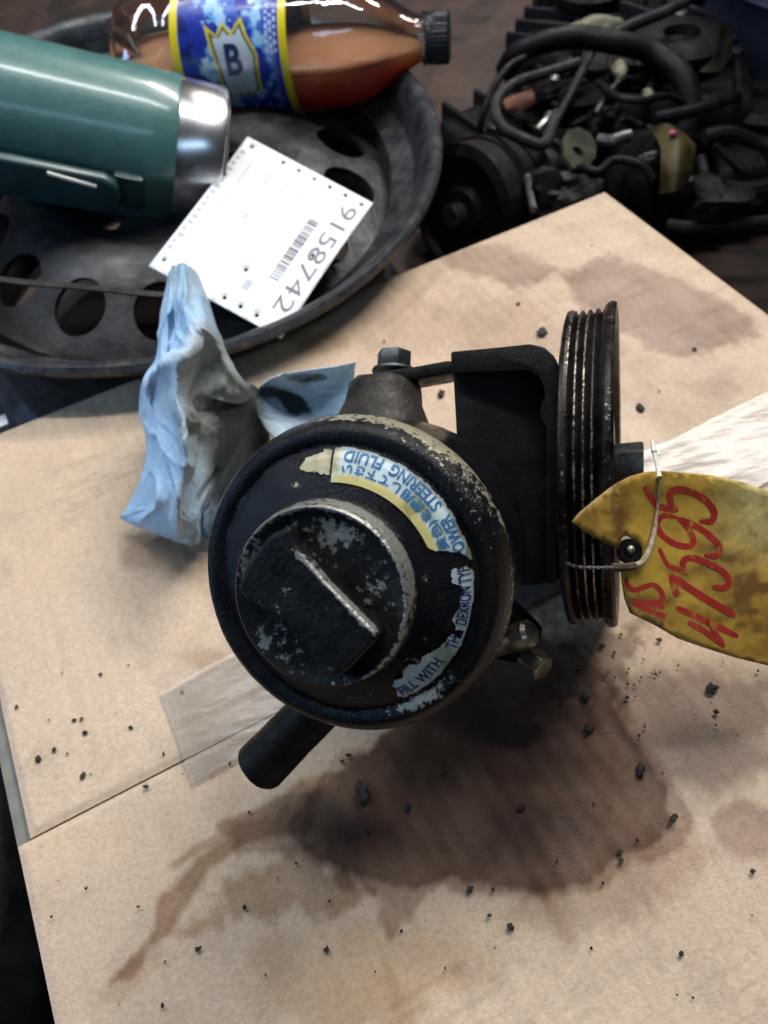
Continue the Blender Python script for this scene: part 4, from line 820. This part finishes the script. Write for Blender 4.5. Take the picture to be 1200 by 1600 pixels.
def drum(name, px, py, z, ax, r, L, m, label, cat):
    o = gp_(px, py, z); fr = frame(ax, (0, 0, 1) if abs(unit(ax)[2]) < .9 else (0, 1, 0)); t = thing(name, o - np.array([0, 0, r]), label, cat)
    V, F = lathe(fine([(0, L), (r * .35, L), (r * .40, L - .006), (r * .8, L - .006), (r * .84, L), (r, L - .003), (r, .003), (r * .93, 0), (0, 0)], .01), o, fr, 64); obj('drum_body', V, F, m, t)
    V, F = lathe([(0, L - .004), (r * .18, L - .004), (r * .18, L + .010), (r * .14, L + .012), (0, L + .012)], o, fr, 32); obj('hub', V, F, M['boltm'], t)
    for q in (.3, .6): V, F = lathe([(r, L * q - .004), (r * 1.04, L * q - .003), (r * 1.04, L * q + .003), (r, L * q + .004)], o, fr, 64); obj('band', V, F[:-2], m, t)
    return t
drum('alternator', 800, 310, -.085, np.array([-.75, -.55, .25]), .058, .075, M['engine'], 'round black alternator lying beside the far corner of the cardboard box', 'alternator')
drum('compressor', 985, 285, -.10, np.array([.35, -.75, .35]), .046, .07, M['engine'], 'dark round compressor with domed end below the silver rod', 'compressor')
drum('flywheel_cover', 1080, 30, -.06, np.array([.1, -.7, .6]), .075, .05, M['engine'], 'black round cover standing at the back beside the silver bracket', 'engine part')
def cable(name, pts, r, m, label, cat, n=10):
    V, F = tube([gp_(*p) for p in pts], r, n); return setp(obj(name, V, F, m), label, cat, {'wiring_cable': 'cables in the engine heap', 'rubber_hose': 'hoses in the engine heap', 'vacuum_pipe': 'pipes in the engine heap', 'support_rod': 'metal rods in the engine heap'}.get(name))
cable('rubber_hose', [(790,110,-.03),(808,84,-.01),(850,66,.0),(905,58,.0),(960,66,.0),(1020,82,-.01),(1066,120,-.02),(1078,170,-.04),(1068,215,-.06)], .0105, M['rubber'], 'thick black rubber hose arching over the heap of engine parts', 'hose', 14)
cable('wiring_cable', [(905,98,-.01),(860,112,-.01),(810,128,-.01),(780,150,-.01),(774,175,-.01),(786,200,-.01),(815,216,-.01),(848,226,-.015),(862,200,-.02),(868,178,-.02)], .0050, M['rubber_grey'], 'grey cable bent into a loop on the left of the engine parts', 'cable')
cable('wiring_cable', [(925,82,-.01),(910,110,-.005),(890,150,-.01),(868,190,-.02),(850,226,-.03)], .0038, M['rubber_grey'], 'straight thin grey cable crossing inside the cable loop', 'cable')
cable('rubber_hose', [(948,60,.0),(985,40,.005),(1040,18,.01),(1090,-10,.01)], .0055, M['rubber_grey'], 'thin grey hose running to the top edge behind the cream plastic lump', 'hose')
cable('vacuum_pipe', [(1020,185,-.02),(1060,178,-.02),(1110,165,-.02),(1150,150,-.03)], .0055, M['rubber'], 'black pipe running right towards the dark blue drum', 'pipe')
cable('vacuum_pipe', [(1095,245,-.03),(1102,280,-.04),(1096,315,-.05),(1085,345,-.07)], .0040, M['rubber_grey'], 'short grey pipe hanging down right of the mustard label', 'pipe')
cable('battery_strap', [(1045,352,-.06),(1090,356,-.055),(1140,352,-.055),(1200,346,-.05),(1260,340,-.05)], .0055, M['rubber'], 'black strap running right from the far corner of the cardboard box', 'strap')
cable('vacuum_pipe', [(838,40,-.06),(838,15,-.04),(845,-20,-.02)], .005, M['rubber'], 'black upright pipe at the top edge left of the green can', 'pipe')
cable('support_rod', [(936,218,-.03),(955,220,-.028),(968,216,-.028),(984,212,-.028)], .0052, M['silver'], 'short bent silver rod lying above the dark compressor', 'rod')
cable('support_rod', [(838,205,-.02),(852,190,-.018),(858,180,-.018)], .0040, M['silver'], 'short bright rod end inside the grey cable loop', 'rod')
cable('vacuum_pipe', [(824,276,-.03),(828,300,-.03),(834,328,-.03)], .003, M['silver'], 'thin bright pipe down the side of the black alternator', 'pipe')
cable('wiring_cable', [(842,60,-.03),(830,84,-.01),(796,104,-.01),(770,140,-.02),(752,190,-.04),(748,240,-.07)], .0036, M['rubber'], 'thin black cable drooping down the left side of the engine heap', 'cable')
cable('wiring_cable', [(935,130,-.01),(962,150,.0),(1000,158,.0),(1040,150,-.01),(1068,160,-.02)], .0032, M['rubber'], 'thin black cable under the arch of the thick black hose', 'cable')
cable('wiring_cable', [(890,270,-.03),(912,262,-.02),(934,268,-.02),(960,250,-.02),(998,256,-.02),(1020,280,-.03)], .0036, M['rubber'], 'black cable snaking below the greenish zinc bracket', 'cable')
cable('vacuum_pipe', [(1100,215,-.02),(1140,208,-.02),(1190,225,-.03),(1240,230,-.03)], .0065, M['rubber'], 'thick black pipe under the dark blue drum at the right', 'pipe')
cable('rubber_hose', [(1075,300,-.06),(1120,296,-.05),(1165,300,-.05),(1215,290,-.05)], .0085, M['rubber'], 'short black hose end above the black strap', 'hose')
cable('support_rod', [(930,178,-.015),(948,150,-.01),(966,128,-.008)], .0030, M['boltm'], 'thin dark rod leaning from the pale wire connector', 'rod')
for px_, py_, r_, sd_q, lb_ in ((870, 150, .016, 21, 'black oily lump in front of the rusty plate'), (940, 190, .018, 22, 'black oily lump left of the silver rod'), (1000, 120, .020, 23, 'black oily lump right of the pale wire connector'), (1130, 310, .020, 24, 'black oily lump above the black strap'), (880, 300, .022, 25, 'black oily lump right of the black alternator')):
    v, f = blob(gp_(px_, py_, -.035), r_, sd_q, .55, 3, (1.2, .9, .7)); setp(obj('casting_lump', v, f, M['engine']), lb_, 'engine part', 'black lumps in the engine heap')
# threaded rod with bright sleeves
r0_, r1_ = gp_(674, 292, -.10), gp_(800, 232, -.06); rod = thing('threaded_rod', (r0_ + r1_) / 2, 'dark threaded rod with bright metal sleeves poking out beside the wheel rim', 'rod')
V, F = tube([r0_, r1_], .0070, 14, smoothpath=False); obj('rod_shaft', V, F, M['rubber'], rod)
for q in (.05, .14, .22, .30, .62, .72, .80): c = r0_ + (r1_ - r0_) * q; d = unit(r1_ - r0_); V, F = tube([c, c + d * .0095], [.0076, .0076], 14, smoothpath=False); obj('sleeve', V, F, M['silver'], rod)
# small bright and coloured bits in the heap
def sheet(name, ctrl, m, label, cat, seed, amp=.003, nu=24, nv=24, th=.0008):
    V, F = cloth(ctrl, nu, nv, seed, amp); return setp(thicken(obj(name, V, F, m), th), label, cat)
sheet('crumpled_paper', [[(670,300,-.13),(700,296,-.11),(728,306,-.12)], [(655,325,-.14),(690,328,-.125),(724,322,-.13)], [(640,345,-.13),(690,346,-.115),(728,345,-.12)], [(640,362,-.14),(680,372,-.13),(722,366,-.14)]], M['oldpaper'], 'crumpled yellowish paper on the floor between the wheel rim and box', 'paper', 2, .004)
sheet('mustard_label', [[(1010,196,-.03),(1040,192,-.02),(1070,206,-.03)], [(1030,225,-.02),(1062,222,-.015),(1086,228,-.03)], [(1032,265,-.03),(1062,262,-.025),(1084,262,-.04)], [(1030,305,-.05),(1055,300,-.04),(1070,298,-.05)]], M['mustard'], 'greasy mustard coloured label bent over a dark casting', 'label', 4, .002)
sheet('rusty_plate', [[(785,155,-.03),(810,146,-.028),(832,138,-.03)], [(790,168,-.03),(815,160,-.028),(836,150,-.03)], [(796,178,-.035),(818,172,-.033),(838,160,-.035)]], M['rust'], 'small rusty orange plate inside the grey cable loop', 'plate', 6, .001)
def lump(name, px, py, z, r, m, seed, sq, label, cat): V, F = blob(gp_(px, py, z), r, seed, .25, 3, sq); return setp(obj(name, V, F, m), label, cat)
lump('plastic_lump', 930, 46, .0, .016, M['cream'], 3, (1.5, .8, .6), 'cream coloured plastic lump beside the top of the black hose', 'plastic')
lump('wire_connector', 968, 110, -.01, .010, M['cream'], 5, (.7, 1.3, .6), 'pale plastic wire connector amid the black engine parts', 'connector')
lump('pink_clip', 1051, 208, -.012, .0035, M['pink'], 7, (1, 1, .8), 'tiny pink clip on the mustard label', 'clip')
lump('metal_bush', 868, 124, -.008, .0050, M['silver'], 8, (1, 1, .8), 'tiny bright metal bush above the rusty orange plate', 'bush')
lump('terminal_cap', 1012, 148, -.018, .006, M['cream'], 9, (.8, 1.1, .7), 'small pale terminal cap under the black hose', 'cap')
lump('hose_clip', 1012, 246, -.03, .008, M['boltm'], 10, (1.3, .7, .6), 'small steel hose clip left of the mustard label', 'clip')
# green zinc bracket with a hole
bo_ = gp_(905, 232, -.02); e = unit(gp_(915, 200, -.02) - gp_(898, 256, -.02)); f = np.cross(e, unit(np.array([.2, -.5, .85]))); f = unit(f); u = np.cross(f, e)
o2 = [(-.030, 0), (-.022, .010), (0, .016), (.018, .014), (.030, .006), (.030, -.006), (.018, -.014), (0, -.016), (-.022, -.010)]; T2, TF = fill2d(o2, [[(-.004 + .0055 * math.cos(t), .0055 * math.sin(t)) for t in np.arange(16) * math.pi / 8]])
setp(thicken(obj('zinc_bracket', bo_ + np.outer(T2[:, 0], e) + np.outer(T2[:, 1], f), TF, M['green_metal'], smooth=False), .004), 'greenish zinc bracket with one round hole in the engine heap', 'bracket')
# silver three-cornered bracket, standing
q3 = [gp_(1128, 38, .02), gp_(1143, 30, .02), gp_(1146, 82, -.01), gp_(1128, 112, -.02), gp_(1092, 112, -.02), (gp_(1118, 88, -.01))]
V, F = prism(q3, unit(CFW) * .006, .001, 2); setp(obj('silver_bracket', V, F, M['green_metal'], sharp=30), 'silver three cornered metal bracket standing before the dark blue drum', 'bracket')
# dark blue drum at the right edge and a green-grey can at the top
dc = gp_(1265, 190, FZ); dr = thing('oil_drum', dc, 'tall dark blue drum at the right edge behind the engine parts', 'drum')
V, F = lathe(fine([(0, 0), (.150, 0), (.154, .006), (.154, .16), (.158, .166), (.154, .172), (.154, .34), (.158, .346), (.154, .352), (.154, .50), (.157, .506), (.150, .508), (.148, .498), (0, .498)], .02), dc, (np.array([1., 0, 0]), np.array([0, 1., 0]), np.array([0, 0, 1.])), 96); obj('drum_shell', V, F, M['bluebin'], dr)
V, F = lathe([(0, .498), (.022, .498), (.022, .510), (.018, .514), (0, .514)], dc + np.array([.06, .04, 0]), (np.array([1., 0, 0]), np.array([0, 1., 0]), np.array([0, 0, 1.])), 32); obj('bung', V, F, M['black_plastic'], dr)
cn = gp_(940, 30, FZ); ca = thing('oil_can', cn, 'green grey metal can at the top edge behind the black hose', 'can')
V, F = lathe(fine([(0, 0), (.055, 0), (.057, .003), (.057, .085), (.053, .092), (.030, .104), (.014, .108), (.014, .12), (0, .12)], .012), cn, (np.array([1., 0, 0]), np.array([0, 1., 0]), np.array([0, 0, 1.])), 64); obj('can_body', V, F, M['greengrey'], ca)
V, F = lathe([(0, .118), (.016, .118), (.016, .134), (.013, .136), (0, .136)], cn, (np.array([1., 0, 0]), np.array([0, 1., 0]), np.array([0, 0, 1.])), 32); obj('can_cap', V, F, M['cream'], ca)

# ------------------------------------------------------------------ crumbs and grit on the board
CR = [(566,1243,17,'largest black flake of dirt on the oil stain below the hose stub'), (815,1262,8,'shiny black crumb in the middle of the oil stain'), (1113,1076,10,'broad black crumb near the right edge below the yellow tag'), (1120,1113,6,'small black crumb just under the broad crumb below the tag'), (1000,1205,13,'smudged grey black clod at the right end of the oil stain'), (1052,1277,7,'black crumb right of the oil stain, near a smaller reddish one'), (920,1136,11,'black crumb at the upper right border of the oil stain'), (850,520,13,'flat black flake on the board above the bracket'), (1000,638,8,'black flake on the board right of the pulley top'), (1176,1362,6,'black crumb near the right edge below the round purple spot'), (60,1187,7,'largest of the black crumbs on the far flap near its left end'), (204,1137,5,'lone black crumb left of the clear tape'), (127,1124,4,'black crumb beside a tiny one on the far flap'), (228,1229,6,'black crumb just below the flap seam'), (510,1485,5,'lone black crumb on the near flap under the drips'), (690,1062,9,'black clod in the stain under the reservoir edge'), (915,1090,10,'black clod below the pulley'), (968,1332,6,'black crumb on the right rim of the oil stain'), (690,615,9,'grey flake seen through the gap between boss and bracket')]
for i, (x, y, s, lb) in enumerate(CR):
    c = on(x, y, .0016); r = s * .5 * np.linalg.norm(c - CAM0) / FOC * 1.05; V, F = blob(c + [0, 0, r * .16], r, i + 1, .9, 3, (1, .8 if i % 2 else 1.25, .30)); setp(obj('dirt_crumb', V, F, M['crumb'], sharp=None), lb, 'crumb', 'dirt crumbs on the cardboard')
pts = [(26,1104),(76,1125),(116,1125),(133,1145),(85,1172),(105,1178),(129,1212),(284,1081),(256,1178),(285,1210),(359,1193),(216,1417),(382,1418),(310,1483),(254,1571),(157,1054),(97,1051),(660,930),(770,1390),(735,1389),(765,1430),(797,1449),(1065,1490),(1175,1430),(1040,1280),(1035,1208),(1110,1098),(1118,1133),(1152,1150),(1030,610),(1085,545),(1010,580),(925,383),(797,403),(770,471),(810,474),(600,533),(463,1349),(575,1304),(640,1260),(695,1210),(870,1345),(925,1310),(1047,1286),(970,1345),(860,1075),(830,1080),(880,1010),(960,1020),(1005,1030),(1030,1000),(1060,1040),(545,1180),(535,1190),(525,1182),(400,1194),(940,1010),(950,1050),(915,1000),(980,1090),(900,1050),(870,1040)]
gr = [blob(on(x, y, .0016) + [0, 0, .0002], .0008 * (.4 + random.random()), k, .5, 2, (.6 + random.random(), .6 + random.random(), .28)) for k, (x, y) in enumerate(pts)]
for k in range(170):
    if k < 90: x, y = rng.normal(920, 120), rng.normal(1050, 55)
    else: x, y = rng.uniform(60, 1190), rng.uniform(980, 1590)
    if y > 900 and not (330 < x < 800 and y < 1140): gr.append(blob(on(x, y, .0016) + [0, 0, .0001], .0005 * (.4 + 1.2 * random.random() ** 2), k, .5, 1, (1, 1, .5)))
V, F = join(*gr); setp(obj('grit', V, F, M['crumb'], sharp=None), 'fine black grit scattered over the cardboard', 'grit', kind='stuff')
